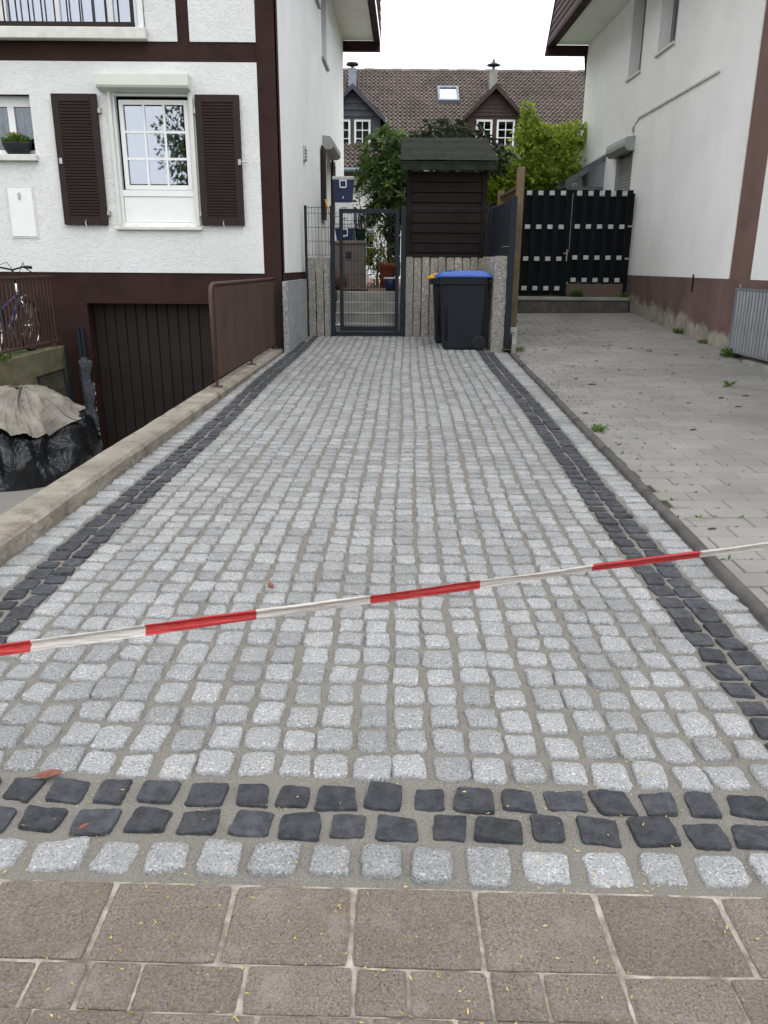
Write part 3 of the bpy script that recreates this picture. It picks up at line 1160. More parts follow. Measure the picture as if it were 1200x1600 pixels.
# eave on the drive side: soffit, fascia, end beam, steep cladding above
m = MB()
m.add([(lw_x(10.2) - 0.1, 10.2, 6.465), (lw_x(10.2) + 0.74, 10.2, 6.465), (lw_x(END) + 0.74, END, 6.465), (lw_x(END) - 0.1, END, 6.465),
       (lw_x(10.2) - 0.1, 10.2, 6.50), (lw_x(10.2) + 0.74, 10.2, 6.50), (lw_x(END) + 0.74, END, 6.50), (lw_x(END) - 0.1, END, 6.50)],
      [(0, 3, 2, 1), (4, 5, 6, 7), (0, 1, 5, 4), (1, 2, 6, 5), (2, 3, 7, 6), (3, 0, 4, 7)])
m.build('soffit', 'plaster_old', LH)
m = MB()
m.box(0.74, 0.885, 10.2, END + 0.1, 6.40, 6.50)
shear(m)
m.build('fascia', 'timber_brown', LH)
m = MB()
m.box(-0.02, 0.888, END + 0.002, END + 0.14, 6.25, 6.463)
shear(m)
m.build('end_beam', 'timber_brown', LH)
for k in range(7):
    m = MB()
    z = 6.505 + k * 0.20
    m.prism([(0.90 - k * 0.004, 10.2, z), (0.92 - k * 0.004, 10.2, z), (0.90 - k * 0.004, 10.2, z + 0.215)], (0, END + 0.1 - 10.2, 0))
    shear(m)
    m.build('cladding_board', 'shingle_brown', LH, rnd=True)
m = MB()
m.prism([(-9.2, 10.15, 7.01), (lw_x(10.2) + 0.80, 10.15, 7.85), (-5.2, 10.15, 9.2), (-9.2, 10.15, 8.5)], (0, 11, 0))
m.build('roof', 'roof_tile', LH, rnd=True)  # out of view; kept low so more sky light reaches the side walls
# interior box so that the windows look into a room
m = MB()
m.box(-8.9, -1.7, 12.2, 12.25, 1.3, 7.0)
m.box(-8.9, -1.7, 11.06, 12.2, 1.3, 1.34)
m.box(-8.9, -1.7, 11.06, 12.2, 3.74, 3.90)
m.build('room', 'room_dark', LH)

# main window
m = MB()
X0, X1, Z0, Z1 = win_main
ZM = 2.21
m.box(X0 + 0.002, X0 + 0.065, 10.765, 10.86, Z0 + 0.04, Z1 - 0.01)
m.box(X1 - 0.065, X1 - 0.002, 10.765, 10.86, Z0 + 0.04, Z1 - 0.01)
m.box(X0 + 0.065, X1 - 0.065, 10.79, 10.86, Z0 + 0.04, Z0 + 0.09)
m.box(X0 + 0.065, X1 - 0.065, 10.79, 10.86, ZM - 0.03, ZM + 0.045)
m.box(X0 + 0.065, X1 - 0.065, 10.79, 10.86, Z1 - 0.06, Z1 - 0.01)
wm = m.build('window', 'pvc_white', LH)
q = MB()
q.bbox(X0 + 0.068, X1 - 0.068, 10.80, 10.83, Z0 + 0.092, ZM - 0.032, 0.006)
q.build('lower_panel', 'pvc_white', wm)
# sash, tilted a little to the room
a0, a1, b0, b1 = X0 + 0.10, X1 - 0.075, ZM + 0.05, Z1 - 0.10
q = MB()
fwid = 0.055
q.bbox(a0, a0 + fwid, 10.80, 10.85, b0, b1, 0.005)
q.bbox(a1 - fwid, a1, 10.80, 10.85, b0, b1, 0.005)
q.box(a0 + fwid, a1 - fwid, 10.801, 10.849, b0 + 0.001, b0 + fwid)
q.box(a0 + fwid, a1 - fwid, 10.801, 10.849, b1 - fwid, b1 - 0.001)
q.build('sash', 'pvc_white', wm)
pw = (a1 - a0 - 2 * fwid) / 3
ph = (b1 - b0 - 2 * fwid) / 3
q = MB()
for k in (1, 2):
    xx = a0 + fwid + k * pw
    q.box(xx - 0.014, xx + 0.014, 10.803, 10.835, b0 + fwid, b1 - fwid)
    zz = b0 + fwid + k * ph
    q.box(a0 + fwid, a1 - fwid, 10.8045, 10.8335, zz - 0.014, zz + 0.014)
q.build('glazing_bar', 'pvc_white', wm)
for i in range(3):
    for j in range(3):
        q = MB()
        q.box(a0 + fwid + i * pw + 0.014, a0 + fwid + (i + 1) * pw - 0.014, 10.815, 10.823, b0 + fwid + j * ph + 0.014, b0 + fwid + (j + 1) * ph - 0.014)
        q.build('pane', 'glass_coated', wm)
q = MB()
q.bbox(X0 - 0.045, X1 + 0.03, 10.70, 10.84, Z0 - 0.005, Z0 + 0.038, 0.006)
q.build('sill', 'sill_white', wm)
q = MB()
for xx in (X0 + 0.17, X1 - 0.20):
    quick('drain_cap', 'pvc_white', wm, (xx, xx + 0.05, 10.775, 10.789, Z0 + 0.05, Z0 + 0.068), b=0.003)
# curtain behind the glass: pleated
q = MB()
q.grid(lambda u, v: (X0 + 0.12 + (X1 - X0 - 0.2) * 0.68 * u, 11.02 + 0.025 * math.sin(u * 60) + 0.01 * math.sin(u * 23), ZM + 0.1 + 0.70 * v), 90, 2)
q.build('curtain', 'curtain_white', LH, smooth=True)
# roller shutter box above
q = MB()
pr = [(10.749, 3.37), (10.60, 3.40), (10.585, 3.425), (10.585, 3.545), (10.60, 3.555), (10.749, 3.555)]
q.prism([(-3.51, py, pz) for py, pz in pr], (1.125, 0, 0))
rb = q.build('roller_box', 'alu_cream', LH)
q = MB()
q.bbox(-3.43, -3.385, 10.715, 10.749, 1.82, 3.395, 0.004)
q.build('guide_rail', 'alu_cream', rb)
q = MB()
q.bbox(-2.42, -2.375, 10.715, 10.749, 1.82, 3.395, 0.004)
q.build('guide_rail', 'alu_cream', rb)


# louvred shutters
def shutter(x0, x1, z0, z1, swing):
    q = MB()
    st = 0.085
    y0, y1 = 10.695, 10.735
    q.bbox(x0, x0 + st, y0, y1, z0, z1, 0.004)
    q.bbox(x1 - st, x1, y0, y1, z0, z1, 0.004)
    q.box(x0 + st, x1 - st, y0 + 0.001, y1 - 0.001, z0, z0 + 0.085)
    q.box(x0 + st, x1 - st, y0 + 0.001, y1 - 0.001, z1 - 0.085, z1)
    s = q.build('window_shutter', 'shutter_brown', LH)
    n = 38
    h = (z1 - z0 - 0.17) / n
    q = MB()
    q.prism([(x0 + st, y0 + 0.004, z0 + 0.085), (x0 + st, y0 + 0.002, z0 + 0.085 + h * 0.62), (x0 + st, y1 - 0.004, z0 + 0.085 + h * 1.25), (x0 + st, y1 - 0.002, z0 + 0.085 + h * 0.8)], (x1 - x0 - 2 * st, 0, 0))
    first = q.build('slat', 'shutter_brown', s)
    for k in range(1, n):
        l0 = WLOC[first.name]
        share(first, 'slat', (l0.x, l0.y, l0.z + k * h), s)
    q = MB()
    q.box(x0 + st, x1 - st, y1 - 0.003, y1, z0 + 0.085, z1 - 0.085)
    q.build('back_board', 'shutter_brown', s)
    return s


s1 = shutter(-4.115, -3.555, 1.825, 3.345, 0)
s2 = shutter(-2.345, -1.795, 1.83, 3.345, 0)
for (s, xs, zs) in ((s1, -3.545, (3.16, 1.97)), (s2, -2.355, (3.16, 1.97))):
    for z in zs:
        q = MB()
        q.bbox(xs - 0.012, xs + 0.03, 10.70, 10.748, z - 0.03, z + 0.03, 0.005)
        q.build('hinge', 'steel', s)
for (s, xc, zc) in ((s1, -3.83, 1.84), (s2, -2.06, 1.845)):
    q = MB()
    q.tube([(xc, 10.70, zc + 0.04), (xc, 10.67, zc + 0.02), (xc + 0.01, 10.665, zc - 0.04)], 0.009, 6)
    q.build('stay_hook', 'steel', s)
for (s, xc, zc) in ((s1, -4.07, 2.58), (s2, -1.82, 2.58)):
    q = MB()
    q.bbox(xc - 0.02, xc + 0.02, 10.68, 10.695, zc - 0.035, zc + 0.035, 0.003)
    if s is s2:
        q.tube([(xc, 10.68, zc), (xc + 0.11, 10.675, zc - 0.005)], 0.008, 6)
    q.build('latch', 'steel', s)

# small window with sill
X0, X1, Z0, Z1 = win_small
m = MB()
m.box(X0, X0 + 0.06, 10.86, 10.92, Z0 + 0.035, Z1)
m.box(X1 - 0.035, X1, 10.86, 10.92, Z0 + 0.035, Z1)
m.box(X0 + 0.06, X1 - 0.035, 10.86, 10.92, Z0 + 0.035, Z0 + 0.10)
m.box(X0 + 0.06, X1 - 0.035, 10.86, 10.92, Z1 - 0.12, Z1)
m.box(-4.74, -4.66, 10.862, 10.918, Z0 + 0.10, Z1 - 0.12)
ws = m.build('window', 'pvc_white', LH)
for (a, b) in ((X0 + 0.06, -4.74), (-4.66, X1 - 0.035)):
    q = MB()
    q.box(a, b, 10.885, 10.893, Z0 + 0.10, Z1 - 0.12)
    q.build('pane', 'glass_far', ws)
q = MB()
q.bbox(X0, X1 + 0.03, 10.68, 10.86, Z0 - 0.04, Z0 + 0.034, 0.006)
q.build('sill', 'sill_white', ws)
q = MB()
q.grid(lambda u, v: (X0 + 0.06 + 0.75 * u, 10.96 + 0.03 * math.sin(u * 70), Z1 - 0.12 - (0.26 + 0.09 * math.cos(u * 50)) * v), 90, 3)
q.build('curtain', 'curtain_sage', LH, smooth=True)

# meter cabinet door
m = MB()
m.bbox(-4.84, -4.48, 10.742, 10.749, 1.655, 2.285, 0.002)
mc = m.build('meter_door_frame', 'sill_white', LH)
m = MB()
m.bbox(-4.815, -4.505, 10.735, 10.7415, 1.68, 2.26, 0.002)
m.build('meter_door', 'pvc_white', mc)
m = MB()
m.bbox(-4.685, -4.655, 10.722, 10.7345, 2.13, 2.21, 0.003)
m.build('meter_lock', 'steel', mc)

# upper French window with railing
X0, X1, Z0, Z1 = win_up
m = MB()
for (a, b) in ((X0, X0 + 0.08), (-4.70, -4.62), (-4.05, -3.97), (X1 - 0.40, X1 - 0.35), (X1 - 0.06, X1)):
    m.box(a, b, 10.90, 10.97, Z0, Z1)
m.box(X0 + 0.08, X1 - 0.06, 10.902, 10.968, Z0, Z0 + 0.07)
m.box(X0 + 0.08, X1 - 0.06, 10.902, 10.968, Z1 - 0.1, Z1)
wu = m.build('french_window', 'pvc_white', LH)
for (a, b) in ((X0 + 0.08, -4.70), (-4.62, -4.05), (-3.97, X1 - 0.40), (X1 - 0.35, X1 - 0.06)):
    q = MB()
    q.box(a + 0.002, b - 0.002, 10.93, 10.938, Z0 + 0.072, Z1 - 0.102)
    q.build('pane', 'glass_coated', wu)
q = MB()
q.grid(lambda u, v: (X0 + 0.05 + (X1 - X0 - 0.5) * u, 11.03 + 0.03 * math.sin(u * 90) + 0.015 * math.sin(u * 37), Z0 + 0.02 + 2.1 * v), 200, 2)
q.build('curtain', 'curtain_white', LH, smooth=True)
q = MB()
q.bbox(X0, -2.87, 10.62, 10.745, 3.925, 4.05, 0.008)
q.build('sill', 'sill_white', wu)
q = MB()
q.bbox(X1 - 0.005, X1 + 0.065, 10.70, 10.748, 3.97, 6.2, 0.006)
q.build('guide_rail', 'pvc_white', wu)
rl = quick('balcony_railing', 'shutter_brown', LH, (X0, X1 - 0.03, 10.655, 10.685, 4.065, 4.11), (X0, X1 - 0.03, 10.655, 10.685, 5.0, 5.05), (X1 - 0.07, X1 - 0.035, 10.65, 10.69, 4.051, 5.06))
xx = X1 - 0.215
bar = None
while xx > X0:
    if bar is None:
        q = MB()
        q.box(xx - 0.007, xx + 0.007, 10.662, 10.676, 4.111, 4.999)
        bar = q.build('railing_bar', 'shutter_brown', rl)
        l0 = WLOC[bar.name]
    else:
        share(bar, 'railing_bar', (xx, l0.y, l0.z), rl)
    xx -= 0.152

# garage door of vertical boards, recessed
gd = MB()
gd.box(gar[0], gar[1], 11.02, 11.05, -1.3, 0.845)
gdo = gd.build('garage_door', 'door_brown', LH)
n = 16
w = (gar[1] - gar[0]) / n
m = MB()
m.bbox(gar[0] + 0.004, gar[0] + w - 0.004, 10.99, 11.019, -1.24, 0.84, 0.006)
first = m.build('board', 'door_brown', gdo)
for k in range(1, n):
    l0 = WLOC[first.name]
    share(first, 'board', (l0.x + k * w, l0.y, l0.z), gdo)
# peeling paint flecks along the garage jamb
rng = random.Random(4)
m = MB()
for k in range(34):
    z = rng.uniform(-1.1, -0.2)
    x = gar[0] - rng.choice((0.01, 0.012, 0.06)) - abs(rng.gauss(0, 0.008))
    w_, h_ = rng.uniform(0.004, 0.014), rng.uniform(0.006, 0.05)
    m.add([(x, 10.7615, z), (x + w_, 10.7615, z), (x + w_ * 0.6, 10.7615, z + h_), (x + w_ * 0.1, 10.7615, z + h_ * 0.8)], [(0, 1, 2, 3)])
tag(m.build('paint_flecks', 'plaster_old', LH), kind='stuff')

# flower bowl on the small window's sill
fb = thing('flower_bowl', 'black flower bowl with green and yellow plants on the small window sill', 'flower pot', (-4.63, 10.77, 2.655))
m = MB()
prof_b = [(0.10, 0.0), (0.13, 0.012), (0.165, 0.06), (0.185, 0.13), (0.19, 0.145), (0.172, 0.145), (0.160, 0.125)]
m.lathe((-4.63, 10.77, 2.655), prof_b, 24)
m.v = [(p[0], 10.77 + (p[1] - 10.77) * 0.45, p[2]) for p in m.v]
m.build('bowl', 'pot_black', fb, smooth=True)


def leaves(mb, pts, rng, size, aspect=2.0, fold=0.25, droop=0.0):
    """pts: list of (pos, dir, up_hint, shade); each leaf two folded quads"""
    for (p, d, sh) in pts:
        d = Vector(d).normalized()
        e = Vector((rng.uniform(-1, 1), rng.uniform(-1, 1), rng.uniform(0.2, 1.4)))
        sidev = d.cross(e)
        if sidev.length < 1e-3:
            continue
        sidev.normalize()
        nn = sidev.cross(d)
        L = size * rng.uniform(0.7, 1.25)
        W = L / aspect * 0.5
        p = Vector(p)
        mid = p + d * L * 0.5 + nn * L * 0.06
        tip = p + d * L - Vector((0, 0, droop * L))
        mb.rnd = min(max(sh, 0), 1)
        mb.add([tuple(p), tuple(mid + sidev * W - nn * W * fold), tuple(tip), tuple(mid - sidev * W - nn * W * fold)], [(0, 1, 2), (0, 2, 3)])


rng = random.Random(3)
m = MB()
pl = []
for k in range(260):
    a = rng.uniform(0, 2 * math.pi)
    rr = rng.uniform(0, 0.17)
    p = (-4.63 + rr * math.cos(a), 10.77 + rr * math.sin(a) * 0.45, 2.78 + rng.uniform(0, 0.09) * (1 - rr / 0.25))
    pl.append((p, (math.cos(a), math.sin(a) * 0.5, rng.uniform(0.2, 1.5)), rng.random()))
leaves(m, pl, rng, 0.055, 1.6)
m.build('foliage', 'leaf_green', fb, rnd=True)
m = MB()
pl = [((-4.66 + rng.gauss(0, 0.03), 10.76 + rng.gauss(0, 0.02), 2.87 + rng.uniform(0, 0.03)), (rng.uniform(-1, 1), rng.uniform(-1, 0.2), rng.uniform(0, 1)), rng.random()) for k in range(40)]
leaves(m, pl, rng, 0.035, 1.2)
m.build('blossom', 'leaf_yellow', fb, rnd=True)

# ------------------------------------------------------------------ railing on the retaining wall
RL = thing('metal_railing', 'brown sheet metal railing with dark rust streaks on the low wall', 'railing', (-1.55, 9.0, 0.24))


def rcx(y):
    return wall_x(y) - 0.09


def rbar(name, pts, r, par=RL, n=8):
    q = MB()
    q.tube([(rcx(y) + dx, y, z) for (y, z, dx) in pts], r, n)
    return q.build(name, 'rail_brown', par, smooth=True)


ya, yb = 7.48, 10.68
topz, botz = 1.175, 0.315
rbar('top_rail', [(yb, topz, 0), (ya + 0.10, topz, 0), (ya + 0.03, topz - 0.02, 0), (ya, topz - 0.09, 0), (ya, 0.30, 0)], 0.02)
rbar('bottom_rail', [(yb, botz + 0.03, 0), (ya + 0.02, botz - 0.01, 0)], 0.014)
for yy in (ya + 0.055, 9.1, yb - 0.06):
    q = MB()
    x = rcx(yy)
    q.box(x - 0.012, x + 0.012, yy - 0.02, yy + 0.02, rw_top(yy) + 0.004, topz - 0.02)
    p = q.build('post', 'rail_brown', RL)
    q = MB()
    q.bbox(x - 0.05, x + 0.05, yy - 0.05, yy + 0.05, rw_top(yy) + 0.001, rw_top(yy) + 0.013, 0.003)
    q.build('foot_plate', 'rail_brown', p)
q = MB()
dxs = 0.018
q.add([(rcx(ya + 0.06) + dxs, ya + 0.06, botz), (rcx(yb) + dxs, yb, botz + 0.03), (rcx(yb) + dxs, yb, topz - 0.025), (rcx(ya + 0.06) + dxs, ya + 0.06, topz - 0.03),
       (rcx(ya + 0.06) + dxs + 0.003, ya + 0.06, botz), (rcx(yb) + dxs + 0.003, yb, botz + 0.03), (rcx(yb) + dxs + 0.003, yb, topz - 0.025), (rcx(ya + 0.06) + dxs + 0.003, ya + 0.06, topz - 0.03)],
      [(3, 2, 1, 0), (4, 5, 6, 7), (0, 1, 5, 4), (1, 2, 6, 5), (2, 3, 7, 6), (3, 0, 4, 7)])
q.build('sheet', 'rail_brown', RL)
first = None
yy = ya + 0.16
while yy < yb - 0.1:
    if first is None:
        q = MB()
        q.box(rcx(yy) - 0.008, rcx(yy) + 0.008, yy - 0.02, yy + 0.02, botz + 0.012, topz - 0.022)
        first = q.build('bar', 'rail_brown', RL)
        l0 = WLOC[first.name]
    else:
        share(first, 'bar', (rcx(yy), yy, l0.z), RL)
    yy += 0.125

# railing of the raised front garden: upright slats
GR = thing('slat_railing', 'dark brown slatted railing above the mossy ramp wall', 'railing', (-4.36, 8.5, 0.285))
quick('top_rail', 'rail_brown', GR, (-4.385, -4.345, 4.0, 10.70, 1.175, 1.20))
quick('bottom_rail', 'rail_brown', GR, (-4.385, -4.345, 4.0, 10.70, 0.355, 0.38))
first = None
yy = 10.64
while yy > 4.0:
    if first is None:
        q = MB()
        q.box(-4.369, -4.361, yy - 0.017, yy + 0.017, 0.381, 1.174)
        first = q.build('slat', 'rail_brown', GR)
        l0 = WLOC[first.name]
    else:
        share(first, 'slat', (l0.x, yy, l0.z), GR)
    yy -= 0.105
for yy in (10.55, 9.2, 7.6, 6.0, 4.4):
    quick('post', 'rail_brown', GR, (-4.395, -4.335, yy - 0.02, yy + 0.02, 0.286, 0.354))

# ------------------------------------------------------------------ bicycle behind the slat railing
BK = thing('bicycle', 'bicycle with curved handlebar parked behind the brown slat railing', 'bicycle', (-4.56, 9.75, 0.25))
BX, BZ = -4.56, 0.25
fy, ry, wr = 10.30, 9.25, 0.335
for yy in (fy, ry):
    q = MB()
    ring = [(BX, yy + (wr - 0.018) * math.cos(a), BZ + wr + (wr - 0.018) * math.sin(a)) for a in [2 * math.pi * k / 32 for k in range(33)]]
    q.tube(ring, 0.018, 6, cap=False)
    wl = q.build('wheel', 'rubber', BK, smooth=True)
    q = MB()
    for k in range(16):
        a = 2 * math.pi * k / 16
        q.tube([(BX + (0.03 if k % 2 else -0.03), yy, BZ + wr), (BX, yy + (wr - 0.04) * math.cos(a), BZ + wr + (wr - 0.04) * math.sin(a))], 0.0018, 4)
    q.tube([(BX - 0.05, yy, BZ + wr), (BX + 0.05, yy, BZ + wr)], 0.02, 8)
    q.tube([(BX, yy + (wr - 0.045) * math.cos(a), BZ + wr + (wr - 0.045) * math.sin(a)) for a in [2 * math.pi * k / 32 for k in range(33)]], 0.010, 6, cap=False)
    q.build('rim', 'chrome', wl, smooth=True)
    q = MB()
    q.tube([(BX, yy + (wr + 0.03) * math.cos(a), BZ + wr + (wr + 0.03) * math.sin(a)) for a in [RAD(20) + RAD(150) * k / 14 for k in range(15)]], 0.016, 6)
    q.build('mudguard', 'chrome', BK, smooth=True)
q = MB()
bb = (BX, 9.70, BZ + 0.29)
st = (BX, 9.52, BZ + 0.80)
hd = (BX, 10.08, BZ + 0.72)
q.tube([bb, st], 0.017, 8)
q.tube([(BX, 9.60, BZ + 0.56), hd], 0.020, 8)
q.tube([bb, (BX, 10.10, BZ + 0.66)], 0.022, 8)
for sx in (-0.045, 0.045):
    q.tube([(BX + sx, ry, BZ + wr), (BX + sx * 0.6, 9.56, BZ + 0.66)], 0.009, 6)
    q.tube([(BX + sx, ry, BZ + wr), (BX + sx * 0.6, 9.68, BZ + 0.29)], 0.010, 6)
q.build('frame', 'bike_blue', BK, smooth=True)
q = MB()
q.tube([(BX, 10.06, BZ + 0.86), (BX, 10.13, BZ + 0.60)], 0.017, 8)
for sx in (-0.05, 0.05):
    q.tube([(BX, 10.13, BZ + 0.66), (BX + sx, 10.15, BZ + 0.58), (BX + sx, fy, BZ + wr)], [0.014, 0.013, 0.009], 6)
q.build('fork', 'chrome', BK, smooth=True)
q = MB()
hz = BZ + 1.02
q.tube([(BX, 10.06, BZ + 0.86), (BX, 10.02, hz)], 0.012, 6)
q.tube([(BX - 0.30, 9.86, hz + 0.03), (BX - 0.16, 9.96, hz + 0.035), (BX, 10.04, hz), (BX + 0.16, 9.96, hz + 0.035), (BX + 0.30, 9.86, hz + 0.03)], 0.011, 8)
hb = q.build('handlebar', 'rubber', BK, smooth=True)
for sx in (-1, 1):
    q = MB()
    q.tube([(BX + sx * 0.20, 9.93, hz + 0.033), (BX + sx * 0.31, 9.85, hz + 0.03)], 0.018, 8)
    q.build('grip', 'rubber', hb, smooth=True)
    q = MB()
    q.tube([(BX + sx * 0.19, 9.97, hz + 0.02), (BX + sx * 0.22, 9.98, hz - 0.005), (BX + sx * 0.29, 9.92, hz - 0.03)], 0.007, 6)
    q.tube([(BX + sx * 0.18, 9.96, hz + 0.035), (BX + sx * 0.10, 10.12, hz + 0.09), (BX + sx * 0.02, 10.14, hz - 0.05), (BX, 10.12, hz - 0.25)], 0.004, 5)
    q.build('brake_lever', 'rubber', hb, smooth=True)
q = MB()
q.tube([(BX, 9.53, BZ + 0.78), (BX, 9.50, BZ + 0.92)], 0.012, 6)
q.grid(lambda u, v: (BX + (v - 0.5) * (0.22 - 0.17 * u), 9.38 + 0.27 * u, BZ + 0.95 + 0.02 * math.cos((v - 0.5) * 3) - 0.015 * u), 6, 6)
q.grid(lambda u, v: (BX + (0.5 - v) * (0.22 - 0.17 * u), 9.38 + 0.27 * u, BZ + 0.915), 6, 6)
q.build('saddle', 'rubber', BK, smooth=True)
q = MB()
q.lathe((BX + 0.03, 9.70, BZ + 0.29), [(0.02, 0.0), (0.09, 0.0), (0.09, 0.006), (0.02, 0.02)], 18, 'x')
q.tube([(BX + 0.06, 9.70, BZ + 0.29), (BX + 0.07, 9.80, BZ + 0.16)], 0.009, 6)
q.tube([(BX - 0.06, 9.70, BZ + 0.29), (BX - 0.07, 9.60, BZ + 0.42)], 0.009, 6)
q.build('crank', 'chrome', BK)
q = MB()
q.tube([(BX, ry + 0.03, BZ + 0.06 + wr * 2), (BX, 9.45, BZ + 0.76)], 0.008, 5)
q.box(BX - 0.06, BX + 0.06, ry - 0.12, ry + 0.24, BZ + 0.735, BZ + 0.75)
q.build('carrier', 'chrome', BK)
# kick stand
q = MB()
q.tube([(BX - 0.03, 9.62, BZ + 0.28), (BX - 0.16, 9.60, BZ + 0.003)], 0.008, 6)
q.build('kickstand', 'chrome', BK)

# ------------------------------------------------------------------ covered pile on the ramp
TP = thing('covered_pile', 'heap under crumpled black plastic with a beige sheet on top, on the ramp', 'tarpaulin heap', (-3.85, 8.0, ramp_z(8.0)))


def heap(u, v, top=False):
    """u around, v from floor to crown"""
    a = 2 * math.pi * u
    cx, cy = -3.84, 8.25
    pw = 0.80
    ca = math.copysign(abs(math.cos(a)) ** pw, math.cos(a))
    sa = math.copysign(abs(math.sin(a)) ** pw, math.sin(a))
    prof = 0.55 * math.cos(v * math.pi / 2) ** 0.35 + 0.45 * (1 - v) ** 0.9
    ex = 0.62 + 0.10 * nz(u * 5 + 3, 1, 2)
    ey = 1.15 + 0.15 * nz(u * 6, 7, 2)
    x = cx + ex * ca * prof
    y = cy + ey * sa * prof
    z0 = ramp_z(y)
    crown = -0.03 + 0.07 * math.sin(y * 3.1 + 1) - 0.22 * max(0, x + 3.85)
    z = z0 + (crown - z0) * (math.sin(v * math.pi / 2) ** 0.75)
    r1 = 1 - abs(nz(x * 2.4, y * 2.0, z * 2.2 + 4)) * 2
    r2_ = 1 - abs(nz(x * 5.0 + 9, y * 4.2, z * 4.6)) * 2
    r3_ = 1 - abs(nz(x * 11.0 + 2, y * 8.5, z * 9)) * 2
    sm_ = min(1, max(0, (v - 0.40) / 0.2))
    fa = 1 - abs(nz(math.cos(a) * 3.4 + 0.5 * v, math.sin(a) * 3.4, v * 1.1 + 7)) * 2.2
    fb = 1 - abs(nz(math.cos(a + v * 0.5) * 8.5, math.sin(a + v * 0.5) * 8.5, v * 2.0 + 3)) * 2.2
    f = (0.10 * (r1 - 0.4) + 0.10 * (fa - 0.4)) * (1 - 0.62 * sm_) + 0.035 * (fb - 0.4) + 0.006 * (r3_ - 0.4) + nz(x * 1.3, y * 1.3, 5) * 0.08
    k = min(1, v * 5)
    x += f * ca * k
    y += f * sa * k
    z += f * 0.7 * k
    x = max(x, -4.27)
    return (x, y, z)


m = MB()
m.grid(lambda u, v: heap(u, v), 170, 70)
m.build('black_sheet', 'tarp_black', TP, smooth=True)


def cap(u, v):
    vv = 0.55 + 0.45 * v
    e = 0.10 * nz(u * 9, 2.0, 1) + 0.05 * nz(u * 25, 5.0, 1)
    vv = min(1.0, vv + (1 - v) * e - (1 - v) * 0.16 * max(0, math.cos(2 * math.pi * (u + 0.04))) ** 3)
    p = Vector(heap(u, vv, True))
    p.z += 0.035 + 0.012 * math.sin(u * 60 + 3 * nz(u * 8, v * 3, 1)) * (1 - v) + 0.01 * (1 - v)
    p.x += (0.035 + 0.015 * math.sin(u * 75) * (1 - v)) * math.cos(2 * math.pi * u)
    p.y += (0.035 + 0.015 * math.sin(u * 75) * (1 - v)) * math.sin(2 * math.pi * u)
    p.x = max(p.x, -4.28)
    return tuple(p)


m = MB()
m.grid(cap, 170, 30)
m.build('beige_sheet', 'tarp_beige', TP, smooth=True)

# wrapped pole leaning in the corner by the garage
WP = thing('wrapped_pole', 'dark pole wrapped in crumpled plastic foil beside the garage door', 'pole', (-4.02, 10.55, ramp_z(10.5)))
q = MB()
q.bbox(-4.075, -4.035, 10.60, 10.66, ramp_z(10.62) - 0.0, 0.56, 0.004)
q.bbox(-4.030, -3.985, 10.61, 10.66, ramp_z(10.62) - 0.0, 0.55, 0.004)
q.build('pole', 'anthracite', WP)
q = MB()


def foil(u, v):
    a = 2 * math.pi * u
    z = -1.15 + 1.30 * v
    r = 0.062 + 0.02 * nz(math.cos(a) * 2, math.sin(a) * 2, z * 6) + 0.02 * math.sin(v * 22) * (0.4 + 0.3 * math.cos(a))
    if v > 0.97:
        r *= 0.5
    return (-4.025 + r * 1.25 * math.cos(a) + 0.03 * (1 - v), 10.62 + r * math.sin(a), z)


q.grid(foil, 24, 50)
q.build('foil', 'foil_grey', WP, smooth=True)
# wire panels leaning against the ramp wall
WM = thing('wire_panel', 'leftover piece of dark wire mesh leaning on the mossy ramp wall', 'wire mesh', (-4.2, 10.0, ramp_z(10)))
q = MB()
for k in range(20):
    yy = 9.75 + k * 0.042
    q.tube([(-4.20, yy, ramp_z(yy) + 0.55), (-4.285, yy, -0.02)], 0.004, 4)
for z in (-0.05, -0.25, -0.5):
    q.tube([(-4.275, 9.75, z), (-4.275, 10.55, z)], 0.004, 4)
q.tube([(-4.285, 9.72, 0.0), (-4.285, 10.58, 0.0)], 0.009, 5)
for yy in (9.75, 10.55):
    q.tube([(-4.18, yy, ramp_z(yy) + 0.0), (-4.285, yy, 0.0)], 0.009, 5)
for k in range(6):
    q.tube([(-4.23 + 0.0 * k, 10.56 + 0.022 * k, ramp_z(10.6)), (-4.25, 10.56 + 0.022 * k, 0.30)], 0.004, 4)
for z in (0.28, 0.05, -0.4, -0.9):
    q.tube([(-4.245, 10.55, z), (-4.245, 10.68, z)], 0.004, 4)
q.build('wires', 'anthracite', WM)

# ------------------------------------------------------------------ raised garden, steps
GT = 0.92
m = MB()
m.box(-1.6, -0.80, 12.74, 14.15, -0.05, GT)
m.box(0.32, 1.78, 12.74, 14.15, -0.05, GT)
m.box(1.78, 1.95, 12.9, 14.90, -0.05, GT - 0.03)
m.box(-1.6, 1.78, 14.15, 14.95, -0.05, GT)
m.box(-14, 14, 14.95, 60, -0.05, GT - 0.004)
tag(m.build('garden_ground', 'garden_grass'), kind='structure')
m = MB()
m.box(-1.05, 0.9, 14.152, 27.5, GT - 0.02, GT + 0.012)
tag(m.build('garden_path', 'terrace_brick'), kind='structure')
ST = thing('garden_steps', 'concrete block steps rising behind the mesh gate', 'steps', (-0.25, 12.95, 0.28))
for k, (y0, z1) in enumerate(((12.86, 0.455), (13.17, 0.61), (13.48, 0.77), (13.79, 0.925))):
    q = MB()
    q.bbox(-0.795, 0.315, y0, y0 + 0.36, max(0.2, z1 - 0.17), z1, 0.012)
    q.build('step', 'concrete_grey', ST)


